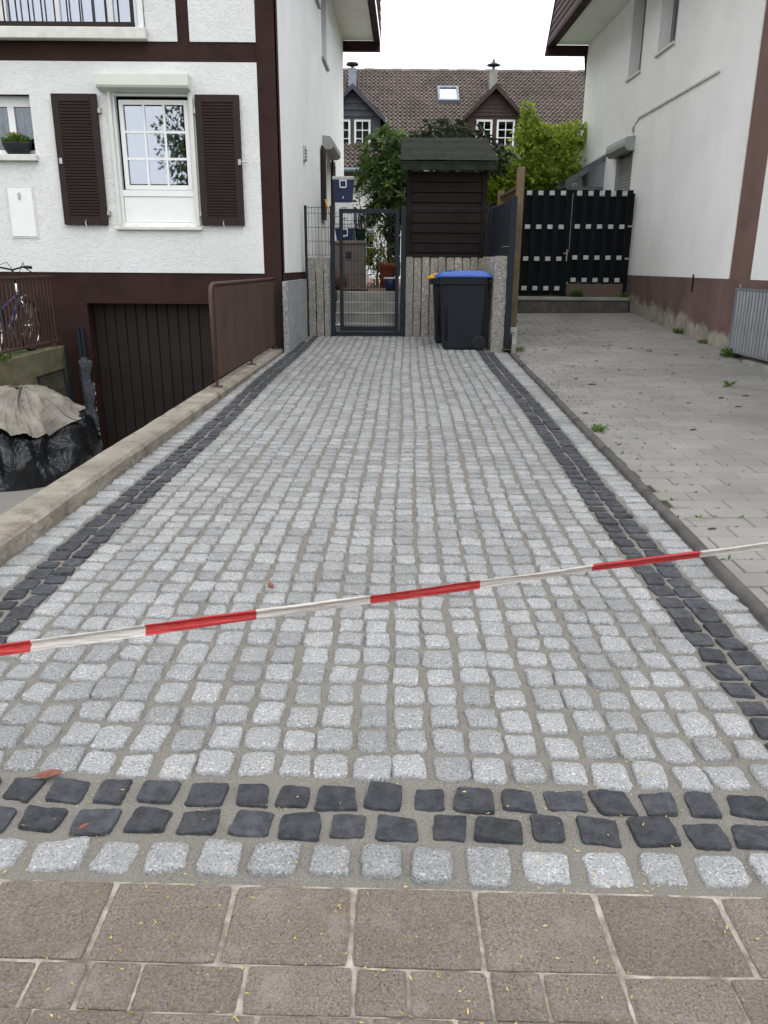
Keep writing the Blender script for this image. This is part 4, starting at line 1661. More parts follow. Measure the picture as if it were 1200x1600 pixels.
# ------------------------------------------------------------------ granite palisades
def rough_post(mb, cx, cy, w, d, z0, z1, rng, amp=0.008):
    mb.rnd = rng.random()
    sd = rng.uniform(0, 90)
    nh, ns = 16, 4
    cr = [(-1, -1), (1, -1), (1, 1), (-1, 1)]
    base = []
    for i in range(4):
        a, b = cr[i], cr[(i + 1) % 4]
        for k in range(ns):
            f = (k + 0.12) / ns if k == 0 else k / ns
            base.append(((a[0] + (b[0] - a[0]) * f) * w / 2, (a[1] + (b[1] - a[1]) * f) * d / 2))
    N = len(base)
    lx, ly = rng.uniform(-0.004, 0.004), rng.uniform(-0.003, 0.003)
    zt = z1 + rng.uniform(-0.008, 0.008)
    vs = []
    for j in range(nh + 1):
        z = z0 + (zt - z0) * j / nh
        s = 0.95 if j == nh else 1.0
        for (px, py) in base:
            dn = amp * (nz(px * 30 + sd, z * 14, py * 30) + 0.6 * nz(px * 60, z * 33, sd))
            q = 1 + dn / (max(w, d) / 2)
            vs.append((cx + px * q * s + lx * j / nh, cy + py * q * s + ly * j / nh, z))
    fs = []
    for j in range(nh):
        for i in range(N):
            k = (i + 1) % N
            fs.append((j * N + i, j * N + k, (j + 1) * N + k, (j + 1) * N + i))
    vs.append((cx + lx, cy + ly, zt + 0.006))
    for i in range(N):
        fs.append((nh * N + i, nh * N + (i + 1) % N, len(vs) - 1))
    mb.add(vs, fs)


rng = random.Random(8)
PL = thing('palisade_wall', 'three mossy granite palisades between house wall and gate', 'palisade wall', (-1.0, 12.68, 0.25))
for k in range(3):
    q = MB()
    rough_post(q, -1.108 + k * 0.122, 12.665, 0.110, 0.13, 0.15, 1.462, rng)
    q.build('palisade', 'granite_post', PL, rnd=True)
PR = thing('palisade_wall', 'row of grey granite palisades from the gate round behind the bins', 'palisade wall', (1.0, 12.68, 0.25))
for k in range(10):
    q = MB()
    rough_post(q, 0.405 + k * 0.1245, 12.665, 0.113, 0.13, 0.15, 1.472, rng)
    q.build('palisade', 'granite_post', PR, rnd=True)
for k in range(12):
    q = MB()
    y = 10.99 + k * 0.138
    rough_post(q, 1.575 + 0.006 * k * 0, y, 0.17, 0.125, 0.12, 1.475, rng)
    q.build('palisade', 'granite_post', PR, rnd=True)
# smooth granite slabs along the house wall
GS = thing('granite_slabs', 'upright grey granite slabs cladding the foot of the house side wall', 'stone slabs', (-1.27, 11.6, 0.2))
yy = 10.52
for k, L in enumerate((0.98, 1.02)):
    q = MB()
    q.rnd = 0.5 + 0.3 * (k - 0.5)
    x0 = lw_x(yy) + 0.008
    nn = 14

    def face(u, v, yy=yy, L=L):
        y = yy + 0.006 + (L - 0.012) * u
        z = 0.15 + (1.145 - 0.15) * v + (0.012 * nz(u * 7, k * 5.0, 2) if v == 1 else 0)
        return (lw_x(y) + 0.075 + 0.006 * nz(y * 9, z * 6, 3) + 0.004 * nz(y * 30, z * 12, 6), y, z)
    q.grid(face, 18, 16)
    q.add([(lw_x(yy) + 0.006, yy + 0.006, 0.15), (lw_x(yy) + 0.075, yy + 0.006, 0.15), (lw_x(yy) + 0.075, yy + 0.006, 1.145), (lw_x(yy) + 0.006, yy + 0.006, 1.145)], [(0, 1, 2, 3)])
    ye = yy + L - 0.006
    q.add([(lw_x(yy) + 0.006, yy + 0.006, 1.145), (lw_x(yy) + 0.075, yy + 0.006, 1.145), (lw_x(ye) + 0.075, ye, 1.145), (lw_x(ye) + 0.006, ye, 1.145)], [(0, 1, 2, 3)])
    q.add([(lw_x(ye) + 0.006, ye, 0.15), (lw_x(ye) + 0.075, ye, 0.15), (lw_x(ye) + 0.075, ye, 1.145), (lw_x(ye) + 0.006, ye, 1.145)], [(3, 2, 1, 0)])
    q.build('slab', 'granite_slab', GS, rnd=True)
    yy += L

# ------------------------------------------------------------------ gate and mesh fences
GA = thing('garden_gate', 'anthracite steel gate with wire mesh infill between square posts', 'gate', (-0.235, 12.6, 0.28))
for (x0, x1) in ((-0.815, -0.745), (0.268, 0.338)):
    q = MB()
    q.bbox(x0, x1, 12.56, 12.63, 0.22, 2.21, 0.004)
    q.build('gate_post', 'anthracite', GA)
q = MB()
gx0, gx1, g0, g1 = -0.675, 0.240, 0.36, 2.165
q.bbox(gx0, gx0 + 0.058, 12.575, 12.615, g0, g1, 0.004)
q.bbox(gx1 - 0.058, gx1, 12.575, 12.615, g0, g1, 0.004)
q.box(gx0 + 0.058, gx1 - 0.058, 12.576, 12.614, g1 - 0.058, g1 - 0.001)
q.box(gx0 + 0.058, gx1 - 0.058, 12.576, 12.614, g0 + 0.001, g0 + 0.075)
fr = q.build('gate_frame', 'anthracite', GA)
q = MB()
q.box(-0.742, 0.265, 12.585, 12.605, 0.29, 0.350)
q.build('threshold', 'anthracite', GA)


def mesh_panel(q, p0, p1, z0, z1, pitch=0.05, hs=None, hr=0.003):
    p0, p1 = Vector(p0), Vector(p1)
    L = (p1 - p0).length
    d = (p1 - p0) / L
    nn = int(L / pitch)
    nrm = Vector((d.y, -d.x, 0))
    for k in range(nn + 1):
        p = p0 + d * (pitch * k + (L - nn * pitch) / 2)
        q.tube([(p.x, p.y, z0), (p.x, p.y, z1)], 0.0027, 4, cap=False)
    for z in hs:
        for sg in (-1, 1):
            a = p0 + nrm * 0.006 * sg
            b = p1 + nrm * 0.006 * sg
            q.tube([(a.x, a.y, z), (b.x, b.y, z)], hr, 4, cap=False)


q = MB()
mesh_panel(q, (gx0 + 0.058, 12.596, 0), (gx1 - 0.058, 12.596, 0), g0 + 0.075, g1 - 0.058, 0.05, [0.62, 0.82, 1.02, 1.22, 1.42, 1.62, 1.82, 2.0])
q.build('wire_mesh', 'anthracite', GA)
for z in (2.06, 0.46):
    q = MB()
    q.tube([(-0.745, 12.575, z), (-0.675, 12.575, z)], 0.011, 6)
    q.tube([(-0.722, 12.575, z - 0.02), (-0.722, 12.575, z + 0.02)], 0.014, 6)
    q.build('hinge', 'steel', GA)
q = MB()
q.bbox(0.19, 0.262, 12.555, 12.574, 1.22, 1.40, 0.004)
q.tube([(0.21, 12.555, 1.34), (0.21, 12.51, 1.34), (0.13, 12.505, 1.335)], 0.009, 6)
q.build('lock', 'anthracite', GA)

FL = thing('mesh_fence', 'short wire mesh fence panel above the palisades left of the gate', 'fence', (-1.0, 12.6, 1.47))
q = MB()
q.bbox(-1.205, -1.165, 12.58, 12.62, 0.3, 2.21, 0.003)
q.build('fence_post', 'anthracite', FL)
q = MB()
mesh_panel(q, (-1.165, 12.598, 0), (-0.815, 12.598, 0), 1.475, 2.20, 0.05, [1.5, 1.70, 1.90, 2.10, 2.18])
q.build('wire_mesh', 'anthracite', FL)
FR = thing('mesh_fence', 'mesh fence above the palisades in front of the dark shed', 'fence', (1.0, 12.6, 1.47))
q = MB()
mesh_panel(q, (0.338, 12.598, 0), (1.60, 12.598, 0), 1.478, 2.20, 0.05, [1.5, 1.70, 1.90, 2.10, 2.18])
q.build('wire_mesh', 'anthracite', FR)
q = MB()
q.bbox(1.60, 1.64, 12.78, 12.82, 0.9, 2.22, 0.003)
q.build('fence_post', 'anthracite', FR)
FS = thing('privacy_fence', 'mesh fence panel woven with dark grey privacy strips behind the bins', 'fence', (1.7, 11.8, 0.2))
for (x, y) in ((1.70, 10.90), (1.665, 12.70)):
    q = MB()
    q.bbox(x - 0.035, x + 0.04, y - 0.03, y + 0.03, 0.16, 2.225, 0.004)
    q.build('fence_post', 'anthracite', FS)
q = MB()
mesh_panel(q, (1.698, 10.93, 0), (1.667, 12.67, 0), 0.45, 2.20, 0.05, [0.5, 0.7, 0.9, 1.1, 1.3, 1.5, 1.70, 1.90, 2.10, 2.19], 0.004)
q.build('wire_mesh', 'anthracite', FS)
for k in range(9):
    z = 0.46 + k * 0.193
    q = MB()
    q.prism([(1.688, 10.93, z), (1.691, 10.93, z), (1.66, 12.67, z), (1.657, 12.67, z)], (0, 0, 0.186))
    q.build('privacy_strip', 'privacy_strip', FS)


# ------------------------------------------------------------------ wheelie bins
def wheelie_bin(label, lidmat, x0, yc, zb, hk=1.0):
    """side on to the camera: front (lid lip) to the left, wheels to the right"""
    T = thing('wheelie_bin', label, 'bin', (x0 + 0.35, yc, zb), 'wheelie bins by the palisades')
    # tapered body: loops (x-, x+, half width, z)
    Z = lambda h: zb + h * hk
    loops = [(0.125, 0.62, 0.215, 0.0), (0.12, 0.66, 0.225, 0.03), (0.118, 0.665, 0.235, 0.20), (0.075, 0.695, 0.262, 0.86), (0.03, 0.70, 0.28, 0.875), (0.025, 0.70, 0.285, 0.955), (0.028, 0.70, 0.283, 0.965)]
    q = MB()
    vs = []
    for (a, b, hw, z) in loops:
        c = 0.045
        for (px, py) in ((a + c, -hw), (b - c, -hw), (b - c * 0.3, -hw + c * 0.3), (b, -hw + c), (b, hw - c), (b - c * 0.3, hw - c * 0.3), (b - c, hw), (a + c, hw), (a + c * 0.3, hw - c * 0.3), (a, hw - c), (a, -hw + c), (a + c * 0.3, -hw + c * 0.3)):
            vs.append((x0 + px, yc + py, Z(z)))
    n = 12
    fs = [tuple(reversed(range(n))), tuple(range((len(loops) - 1) * n, len(loops) * n))]
    for k in range(len(loops) - 1):
        for i in range(n):
            j = (i + 1) % n
            fs.append((k * n + i, k * n + j, (k + 1) * n + j, (k + 1) * n + i))
    q.add(vs, fs)
    # axle housing cut-out bulge
    q.build('body', 'bin_body', T)
    # lid: domed, with front lip
    q = MB()

    def lid(u, v):
        px = -0.015 + 0.76 * u
        py = (v - 0.5) * 0.60
        e = min(u, 1 - u, v, 1 - v)
        h = 0.975 + 0.055 * min(1, e * 9) ** 0.5 + 0.015 * math.sin(math.pi * u) + 0.012 * (1 - abs(2 * v - 1)) - 0.02 * (1 - u) ** 3
        return (x0 + px, yc + py, Z(h))
    q.grid(lid, 24, 16)
    q.grid(lambda u, v: (x0 - 0.015 + 0.76 * u, yc + (0.5 - v) * 0.60, Z(0.967)), 1, 1)
    for (ya_, sg) in ((-0.30, 1), (0.30, -1)):
        q.add([(x0 - 0.015, yc + ya_, Z(0.967)), (x0 + 0.745, yc + ya_, Z(0.967)), (x0 + 0.745, yc + ya_, Z(0.985)), (x0 - 0.015, yc + ya_, Z(0.985))], [(0, 1, 2, 3)])
    ld = q.build('lid', lidmat, T, smooth=True)
    q = MB()
    q.bbox(x0 + 0.17, x0 + 0.20, yc - 0.22, yc + 0.22, Z(1.03), Z(1.055), 0.006)
    q.build('lid_rib', lidmat, ld)
    # handle bar at the hinge
    q = MB()
    q.tube([(x0 + 0.735, yc - 0.26, Z(0.95)), (x0 + 0.735, yc + 0.26, Z(0.95))], 0.016, 8)
    q.build('handle', 'bin_body', T, smooth=True)
    for sg in (-1, 1):
        q = MB()
        yw = yc + sg * 0.262
        q.lathe((x0 + 0.60, yw - 0.025, zb + 0.100), [(0.075, 0.0), (0.095, 0.004), (0.10, 0.014), (0.10, 0.036), (0.095, 0.046), (0.075, 0.05)], 24, 'y')
        w_ = q.build('wheel', 'rubber', T, smooth=True)
        q = MB()
        q.lathe((x0 + 0.60, yw - 0.030 if sg < 0 else yw + 0.025, zb + 0.100), [(0.058, 0.0), (0.052, 0.004), (0.024, 0.005)], 16, 'y')
        for k in range(6):
            a = k * math.pi / 3
            q.box(x0 + 0.60 + 0.04 * math.cos(a) - 0.008, x0 + 0.60 + 0.04 * math.cos(a) + 0.008, yw - 0.031, yw + 0.031, zb + 0.10 + 0.04 * math.sin(a) - 0.008, zb + 0.10 + 0.04 * math.sin(a) + 0.008)
        q.build('hub', 'bin_body', w_)
    # vertical grip ribs on the side
    for k in range(2):
        q = MB()
        xx = x0 + 0.14 + 0.02 * k
        q.tube([(xx - 0.0, yc - 0.243, zb + 0.12), (xx - 0.025, yc - 0.268, Z(0.86))], 0.006, 5)
        q.build('rib', 'bin_body', T, smooth=True)
    return T


wheelie_bin('dark grey wheelie bin with blue lid standing in front of the palisades', 'bin_blue', 0.725, 11.22, gz(11.2))
wheelie_bin('wheelie bin with yellow lid mostly hidden behind the blue lidded bin', 'bin_yellow', 0.665, 11.95, gz(11.95), 0.955)

# ------------------------------------------------------------------ dark garden shed
SH = thing('garden_shed', 'dark brown board shed with felt roof behind the palisades', 'shed', (1.03, 14.2, GT))
quick('core', 'shed_board', SH, (0.395, 1.655, 13.64, 14.75, GT, 2.80))
for x in (0.375, 1.60):
    quick('corner_post', 'shed_board', SH, (x, x + 0.075, 13.585, 13.655, GT, 2.82), b=0.004)
nb_ = 12
hb_ = (2.80 - GT - 0.02) / nb_
for k in range(nb_):
    q = MB()
    z = GT + 0.02 + k * hb_
    q.prism([(0.452, 13.636, z), (0.452, 13.605, z + 0.006), (0.452, 13.622, z + hb_ - 0.008), (0.452, 13.636, z + hb_ - 0.002)], (1.146, 0, 0))
    q.build('board', 'shed_board', SH)
    for (xx, dd) in ((0.394, -1), (1.656, 1)):
        q = MB()
        q.prism([(xx, 13.66, z), (xx + dd * 0.03, 13.66, z + 0.006), (xx + dd * 0.012, 13.66, z + hb_ - 0.008), (xx, 13.66, z + hb_ - 0.002)], (0, 1.08, 0))
        q.build('board', 'shed_board', SH)
q = MB()


def felt(u, v):
    x = 0.265 + (1.80 - 0.265) * u
    y = 13.36 + 1.30 * v
    return (x + 0.05 * (0.5 - u) * v, y, 2.945 + 0.50 * v + 0.010 * nz(x * 6, y * 7, 2) + (0.012 if int(v * 6.001) % 2 else 0))


q.grid(felt, 20, 18)
q.grid(lambda u, v: tuple(Vector(felt(1 - u, v)) - Vector((0, 0, 0.04))), 20, 18)
q.build('roof', 'roof_felt', SH)
q = MB()
q.add([(0.275, 13.375, 2.80), (1.79, 13.375, 2.80), (1.795, 13.37, 2.925), (0.27, 13.37, 2.925), (0.275, 13.41, 2.80), (1.79, 13.41, 2.80), (1.795, 13.41, 2.925), (0.27, 13.41, 2.925)], [(0, 1, 2, 3), (7, 6, 5, 4), (1, 5, 6, 2), (4, 0, 3, 7), (3, 2, 6, 7), (4, 5, 1, 0)])
q.build('fascia', 'roof_felt', SH)
for x in (0.30, 1.745):
    q = MB()
    q.prism([(x, 13.42, 2.78), (x, 14.62, 3.24), (x, 14.62, 3.38), (x, 13.42, 2.92)], (0.025, 0, 0))
    q.build('verge_board', 'shed_board', SH)

# ------------------------------------------------------------------ wooden fence along the boundary
WF = thing('wooden_fence', 'weathered wooden fence with lattice top beside the black gate', 'fence', (1.86, 13.2, 0.4))
for (y, zt) in ((11.5, 2.64), (13.35, 2.50), (15.2, 2.40)):
    q = MB()
    q.bbox(1.815, 1.915, y - 0.05, y + 0.05, 0.28 if y < 12 else GT - 0.05, zt, 0.006)
    q.build('post', 'wood_post', WF)
q = MB()
q.bbox(1.80, 1.93, 11.44, 11.447, 0.30, 0.52, 0.002)
q.build('post_shoe', 'steel', WF)
for (ya_, yb_, zt) in ((11.56, 13.29, 2.40), (13.41, 15.14, 2.36)):
    for k in range(11):
        z = 0.98 + k * 0.095
        q = MB()
        q.bbox(1.855, 1.872, ya_, yb_, z, z + 0.088, 0.003)
        q.build('plank', 'wood_fence', WF)
    q = MB()
    q.bbox(1.84, 1.89, ya_, yb_, 2.03, 2.07, 0.004)
    q.build('rail', 'wood_fence', WF)
    q = MB()
    q.bbox(1.84, 1.89, ya_, yb_, zt - 0.02, zt + 0.02, 0.004)
    q.build('rail', 'wood_fence', WF)
    for sg in (-1, 1):
        y = ya_ + 0.05
        while y < yb_ - 0.15:
            q = MB()
            hh = zt - 0.02 - 2.07
            y2 = y + 0.14
            a_, b_ = (y, y2) if sg > 0 else (y2, y)
            xo = 1.866 + 0.006 * sg
            q.prism([(xo, a_, 2.07), (xo, a_ + 0.022, 2.07), (xo, b_ + 0.022, zt - 0.021), (xo, b_, zt - 0.021)], (0.0055, 0, 0))
            q.build('lattice_strip', 'wood_fence', WF)
            y += 0.11

# low concrete edging round a small bed at the foot of the fence
PK = thing('bed_edging', 'low weathered concrete edging stones at the foot of the wooden post', 'edging', (1.8, 11.3, 0.24))


def bex(y):
    return edge_x(10.62) + 0.03 + (y - 10.62) * 0.155


for (y0, y1) in ((10.46, 11.46), (11.47, 12.6), (12.61, 13.6)):
    q = MB()
    za, zb_ = nd_z(bex(y0), y0) - 0.05, nd_z(bex(y1), y1) - 0.05
    q.add([(bex(y0), y0, za), (bex(y0) + 0.06, y0, za), (bex(y1) + 0.06, y1, zb_), (bex(y1), y1, zb_),
           (bex(y0) + 0.005, y0 + 0.005, za + 0.205), (bex(y0) + 0.055, y0 + 0.005, za + 0.205), (bex(y1) + 0.055, y1 - 0.005, zb_ + 0.205), (bex(y1) + 0.005, y1 - 0.005, zb_ + 0.205)],
          [(0, 3, 2, 1), (4, 5, 6, 7), (0, 1, 5, 4), (1, 2, 6, 5), (2, 3, 7, 6), (3, 0, 4, 7)])
    q.build('edging_stone', 'concrete_grey', PK)
m = MB()
m.add([(1.64, 10.8, gz(10.8) + 0.03), (bex(10.9), 10.8, gz(10.8) + 0.03), (bex(12.95), 12.95, 0.42), (1.64, 12.95, 0.42)], [(0, 1, 2, 3)])
tag(m.build('bed_soil', 'ground_soil'), kind='structure')

# ------------------------------------------------------------------ black board fence with light rails
KS = MB()
KS.bbox(2.30, 4.47, 14.63, 15.0, 0.30, 0.765, 0.012)
o = KS.build('step_kerb', 'kerb_dark')
tag(o, 'dark concrete kerb step under the black board fence', 'kerb')
KS = MB()
KS.bbox(2.29, 4.46, 14.605, 15.0, 0.768, 0.828, 0.01)
o = KS.build('kerb_slab', 'concrete_grey')
tag(o, 'pale stone capping on the kerb step below the black fence', 'slab')
BF = thing('board_fence', 'black double sided board fence and gate with light rails showing as squares', 'fence', (3.4, 14.9, 0.83))


def leaf(x0, n, zb, zt, rails, back_zb):
    p = 0.2005
    for k in range(n + 1):
        w0 = 0.10 if 0 < k < n or True else 0.06
        xa = x0 + k * p - 0.052
        q = MB()
        q.bbox(xa, xa + 0.104, 14.86, 14.878, zb, zt, 0.003)
        q.build('front_board', 'fence_black', BF)
    for k in range(n):
        xa = x0 + (k + 0.5) * p - 0.07
        q = MB()
        q.bbox(xa, xa + 0.16, 14.9235, 14.9415, back_zb, zt - (0.10 if True else 0), 0.003)
        q.build('back_board', 'fence_black', BF)
    for z in rails:
        q = MB()
        q.bbox(x0 - 0.04, x0 + n * p + 0.04, 14.8795, 14.922, z - 0.037, z + 0.037, 0.003)
        q.build('rail', 'fence_white', BF)


leaf(2.485, 4, 0.90, 2.655, (2.60, 2.035, 1.49, 0.975), 0.86)
leaf(3.375, 5, 1.09, 2.655, (2.60, 2.045, 1.515, 1.125), 1.06)
for (x, zt) in ((3.315, 2.53), (4.425, 2.60)):
    q = MB()
    q.bbox(x - 0.03, x + 0.03, 14.84, 14.95, 0.83, zt, 0.004)
    q.build('post', 'fence_black', BF)
q = MB()
q.box(3.352, 3.356, 14.85, 14.855, 1.6, 2.6)
q.build('gap_strip', 'fence_white', BF)
q = MB()
q.bbox(3.30, 3.325, 14.815, 14.839, 1.45, 1.65, 0.004)
q.tube([(3.312, 14.815, 1.58), (3.312, 14.77, 1.58), (3.24, 14.765, 1.58)], 0.009, 6)
q.build('handle', 'steel', BF)
for z in (2.05, 1.5):
    q = MB()
    q.bbox(4.37, 4.45, 14.825, 14.838, z - 0.015, z + 0.015, 0.003)
    q.build('hinge', 'steel', BF)
q = MB()
q.box(3.37, 4.41, 14.87, 14.93, 0.83, 1.055)
o = q.build('plinth_panel', 'aggregate')
tag(o, 'rough aggregate concrete plinth under the right part of the black fence', 'plinth')

# ------------------------------------------------------------------ right house
RH = thing('neighbour_house', 'pale grey plastered house with faded brown base and deep eave', 'house', (4.7, 11, 0))
WX = 4.50
rw1 = (15.40, 16.16, 4.66, 6.02)
rw2 = (13.70, 14.55, 4.70, 6.02)
rw3 = (15.36, 16.42, 1.9, 3.42)
m = MB()
slab_holes(m, 'x', WX + 0.015, WX + 0.35, 3.0, 19.53, -0.2, 7.0, [rw1, rw2, rw3])
m.build('wall', 'timber_faded', RH)
for (y0, y1, holes) in ((10.60, 19.53, [rw1, rw2, rw3]), (3.0, 9.96, [])):
    m = MB()
    slab_holes(m, 'x', WX, WX + 0.0145, y0, y1, 1.215, 6.02, holes)
    m.build('plaster_panel', 'plaster_old', RH)
quick('base', 'base_faded', RH, (WX + 0.004, WX + 0.0145, 9.97, 19.53, -0.15, 1.214))
quick('base', 'timber_faded', RH, (WX + 0.004, WX + 0.0145, 3.0, 9.969, -0.15, 1.214))
quick('room', 'room_dark', RH, (5.6, 5.65, 3, 19.5, 0, 6.9), (4.86, 5.6, 3, 19.5, 3.5, 3.56))
for (y0, y1, z0, z1) in (rw1, rw2):
    m = MB()
    xa, xb = WX + 0.20, WX + 0.26
    m.box(xa, xb, y0, y0 + 0.06, z0, z1)
    m.box(xa, xb, y1 - 0.06, y1, z0, z1)
    m.box(xa, xb, y0 + 0.06, y1 - 0.06, z0, z0 + 0.07)
    w = m.build('window', 'alu_grey', RH)
    q = MB()
    q.box(xa + 0.02, xa + 0.028, y0 + 0.06, y1 - 0.06, z0 + 0.07, z1)
    q.build('pane', 'glass_far', w)
    q = MB()           # tilted dark sash
    q.prism([(WX + 0.19, y0 + 0.03, z0 + 0.05), (WX + 0.15, y0 + 0.03, z1), (WX + 0.11, y0 + 0.03, z1), (WX + 0.15, y0 + 0.03, z0 + 0.05)], (0, 0.05, 0))
    q.build('sash', 'shutter_brown', w)
    q = MB()
    q.bbox(WX - 0.04, WX + 0.19, y0 - 0.02, y1 + 0.02, z0 - 0.04, z0 + 0.001, 0.004)
    q.build('sill', 'sill_white', w)
    q = MB()
    q.box(WX + 0.016, WX + 0.19, y1 - 0.012, y1 - 0.002, z0 + 0.002, z1)
    q.build('reveal', 'plaster_old', w)
# lowered roller shutter
m = MB()
m.box(WX + 0.10, WX + 0.13, rw3[0], rw3[1], rw3[2], rw3[3])
rs = m.build('roller_shutter', 'alu_grey', RH)
first = None
z = 2.2
while z < 3.30:
    if first is None:
        q = MB()
        q.prism([(WX + 0.098, rw3[0] + 0.05, z), (WX + 0.085, rw3[0] + 0.05, z + 0.012), (WX + 0.085, rw3[0] + 0.05, z + 0.036), (WX + 0.098, rw3[0] + 0.05, z + 0.05)], (0, rw3[1] - rw3[0] - 0.1, 0))
        first = q.build('slat', 'alu_grey', rs)
        l0 = WLOC[first.name]
    else:
        share(first, 'slat', (l0.x, l0.y, z), rs)
    z += 0.055
for y in (rw3[0], rw3[1] - 0.045):
    q = MB()
    q.bbox(WX + 0.0, WX + 0.099, y, y + 0.045, rw3[2], 3.36, 0.004)
    q.build('guide_rail', 'alu_grey', rs)
m = MB()
pr = [(WX - 0.001, 3.36), (WX - 0.12, 3.36), (WX - 0.19, 3.43), (WX - 0.19, 3.50), (WX - 0.17, 3.58), (WX - 0.001, 3.60)]
m.prism([(px, 15.30, pz) for px, pz in pr], (0, 1.25, 0))
m.build('roller_box', 'alu_grey', RH)
# cable duct
m = MB()
m.tube([(WX - 0.012, 15.44, 3.60), (WX - 0.012, 15.44, 3.74), (WX - 0.012, 15.36, 3.80), (WX - 0.012, 15.22, 3.845), (WX - 0.012, 15.15, 3.86)], 0.012, 6)
m.box(WX - 0.03, WX - 0.001, 11.73, 15.15, 3.855, 3.885)
m.build('cable_duct', 'sill_white', RH)
m = MB()
m.box(WX - 0.03, WX - 0.001, 15.40, 15.48, 3.68, 3.76)
m.build('junction_box', 'alu_grey', RH)
m = MB()
m.tube([(WX - 0.008, 11.78, 1.02), (WX - 0.008, 11.78, 1.26)], 0.014, 6)
m.build('pipe_stub', 'timber_brown', RH)
# eave
quick('soffit', 'plaster_old', RH, (3.77, WX + 0.3, 3.0, 19.5, 6.025, 6.06))
quick('fascia', 'timber_brown', RH, (3.60, 3.768, 3.0, 19.6, 5.985, 6.055))
quick('end_beam', 'timber_brown', RH, (3.585, WX + 0.2, 19.502, 19.64, 5.83, 6.02))
m = MB()
m.prism([(WX - 0.05, 19.55, 5.82), (WX + 0.04, 19.55, 5.82), (WX + 0.04, 19.55, 5.0)], (0, 0.06, 0))
m.build('bracket', 'timber_brown', RH)
for k in range(8):
    m = MB()
    m.rnd = random.Random(k).random()
    z = 6.06 + k * 0.17
    xa = 3.615 + k * 0.026
    m.prism([(xa - 0.012, 3.0, z), (xa + 0.035, 3.0, z + 0.182), (xa + 0.06, 3.0, z + 0.182), (xa + 0.03, 3.0, z)], (0, 16.55, 0))
    m.build('cladding_board', 'shingle_brown', RH, rnd=True)
m = MB()
m.prism([(3.57, 19.56, 5.84), (3.80, 19.56, 7.5), (3.86, 19.56, 7.5), (3.64, 19.56, 5.84)], (0, 0.10, 0))
m.build('barge_board', 'timber_brown', RH)
m = MB()
m.prism([(3.85, 3.0, 7.42), (9.5, 3.0, 7.42), (9.5, 3.0, 8.2), (7.0, 3.0, 8.8)], (0, 16.5, 0))
m.build('roof', 'roof_tile', RH, rnd=True)  # unseen roof, shallow pitch lets more sky light in between the houses
# white paint flecks on the faded post
m = MB()
rng = random.Random(14)
for (z, h_) in ((1.12, 0.04), (0.86, 0.08), (0.73, 0.05), (0.60, 0.03), (0.52, 0.05)):
    y = 10.22 + rng.uniform(-0.02, 0.02)
    m.add([(WX - 0.0005 + 0.002, y, z), (WX + 0.0015, y + 0.02, z), (WX + 0.0015, y + 0.016, z + h_), (WX + 0.0015, y + 0.003, z + h_)], [(3, 2, 1, 0)])
tag(m.build('paint_flecks', 'plaster_white', RH), kind='stuff')

# corrugated metal guard in front of the wall
CG = thing('metal_guard', 'grey corrugated metal guard rail at the foot of the neighbour house wall', 'guard rail', (4.44, 8.5, 0.2))
quick('top_rail', 'corrugated', CG, (4.385, 4.43, 6.4, 10.08, 1.085, 1.115))
quick('bottom_rail', 'corrugated', CG, (4.385, 4.43, 6.4, 10.02, 0.34, 0.365))
first = None
y = 10.0
while y > 6.4:
    if first is None:
        q = MB()
        q.prism([(4.40, y - 0.035, 0.366), (4.385, y - 0.012, 0.366), (4.385, y + 0.012, 0.366), (4.40, y + 0.035, 0.366), (4.405, y + 0.035, 0.366), (4.392, y + 0.010, 0.366), (4.392, y - 0.010, 0.366), (4.405, y - 0.035, 0.366)], (0, 0, 0.718))
        first = q.build('slat', 'corrugated', CG)
        l0 = WLOC[first.name]
    else:
        share(first, 'slat', (l0.x, y, l0.z), CG)
    y -= 0.085
for y in (10.05, 8.4, 6.6):
    quick('post', 'zinc', CG, (4.39, 4.425, y - 0.02, y + 0.02, nd_z(4.41, y) - 0.05, 1.0849))
m = MB()
m.box(4.36, 4.499, 6.4, 9.55, nd_z(4.4, 8) - 0.1, 0.295)
m.build('plinth', 'concrete_grey', CG)

# ------------------------------------------------------------------ row house in the background
BH = thing('row_house', 'long brown tiled house with gabled dormers behind the gardens', 'house', (3, 30, GT))
EY, EZ, RY, RZ = 28.0, 4.42, 33.0, 8.36
BX0, BX1 = -9.0, 16.0


def roof_pt(x, v):
    return (x, EY + (RY - EY) * v, EZ + (RZ - EZ) * v)


m = MB()
tw, nrow = 0.16, 26
ncol = int((BX1 - BX0) / tw)
rng = random.Random(77)
L = math.hypot(RY - EY, RZ - EZ)
nrmv = Vector((0, -(RZ - EZ) / L, (RY - EY) / L))
upv = Vector((0, (RY - EY) / L, (RZ - EZ) / L))
th = L / nrow
profx = [(0.0, 0.0), (0.10, 0.045), (0.24, 0.068), (0.38, 0.045), (0.48, 0.0), (0.75, -0.015), (1.0, 0.0)]
for r in range(nrow):
    for c in range(ncol):
        x0 = BX0 + c * tw
        if x0 < -3.2 or x0 > 9.2:
            continue
        m.rnd = rng.random()
        base = Vector((x0, EY, EZ)) + upv * (r * th)
        dj = rng.uniform(-0.006, 0.006)
        vs = []
        for (f, h) in profx:
            p = base + Vector((f * tw, 0, 0))
            vs.append(tuple(p + nrmv * (h + 0.075 + dj) - upv * 0.02))
            vs.append(tuple(p + nrmv * (h + 0.012 + dj) + upv * th))
            vs.append(tuple(p + nrmv * (h + 0.005 + dj) - upv * 0.02))
        fs = []
        for i in range(len(profx) - 1):
            a = i * 3
            fs.append((a, a + 3, a + 4, a + 1))
            fs.append((a + 2, a + 5, a + 3, a))
        m.add(vs, fs)
o = m.build('roof_tiles', 'roof_tile', BH, rnd=True)
tag(o, kind='stuff')
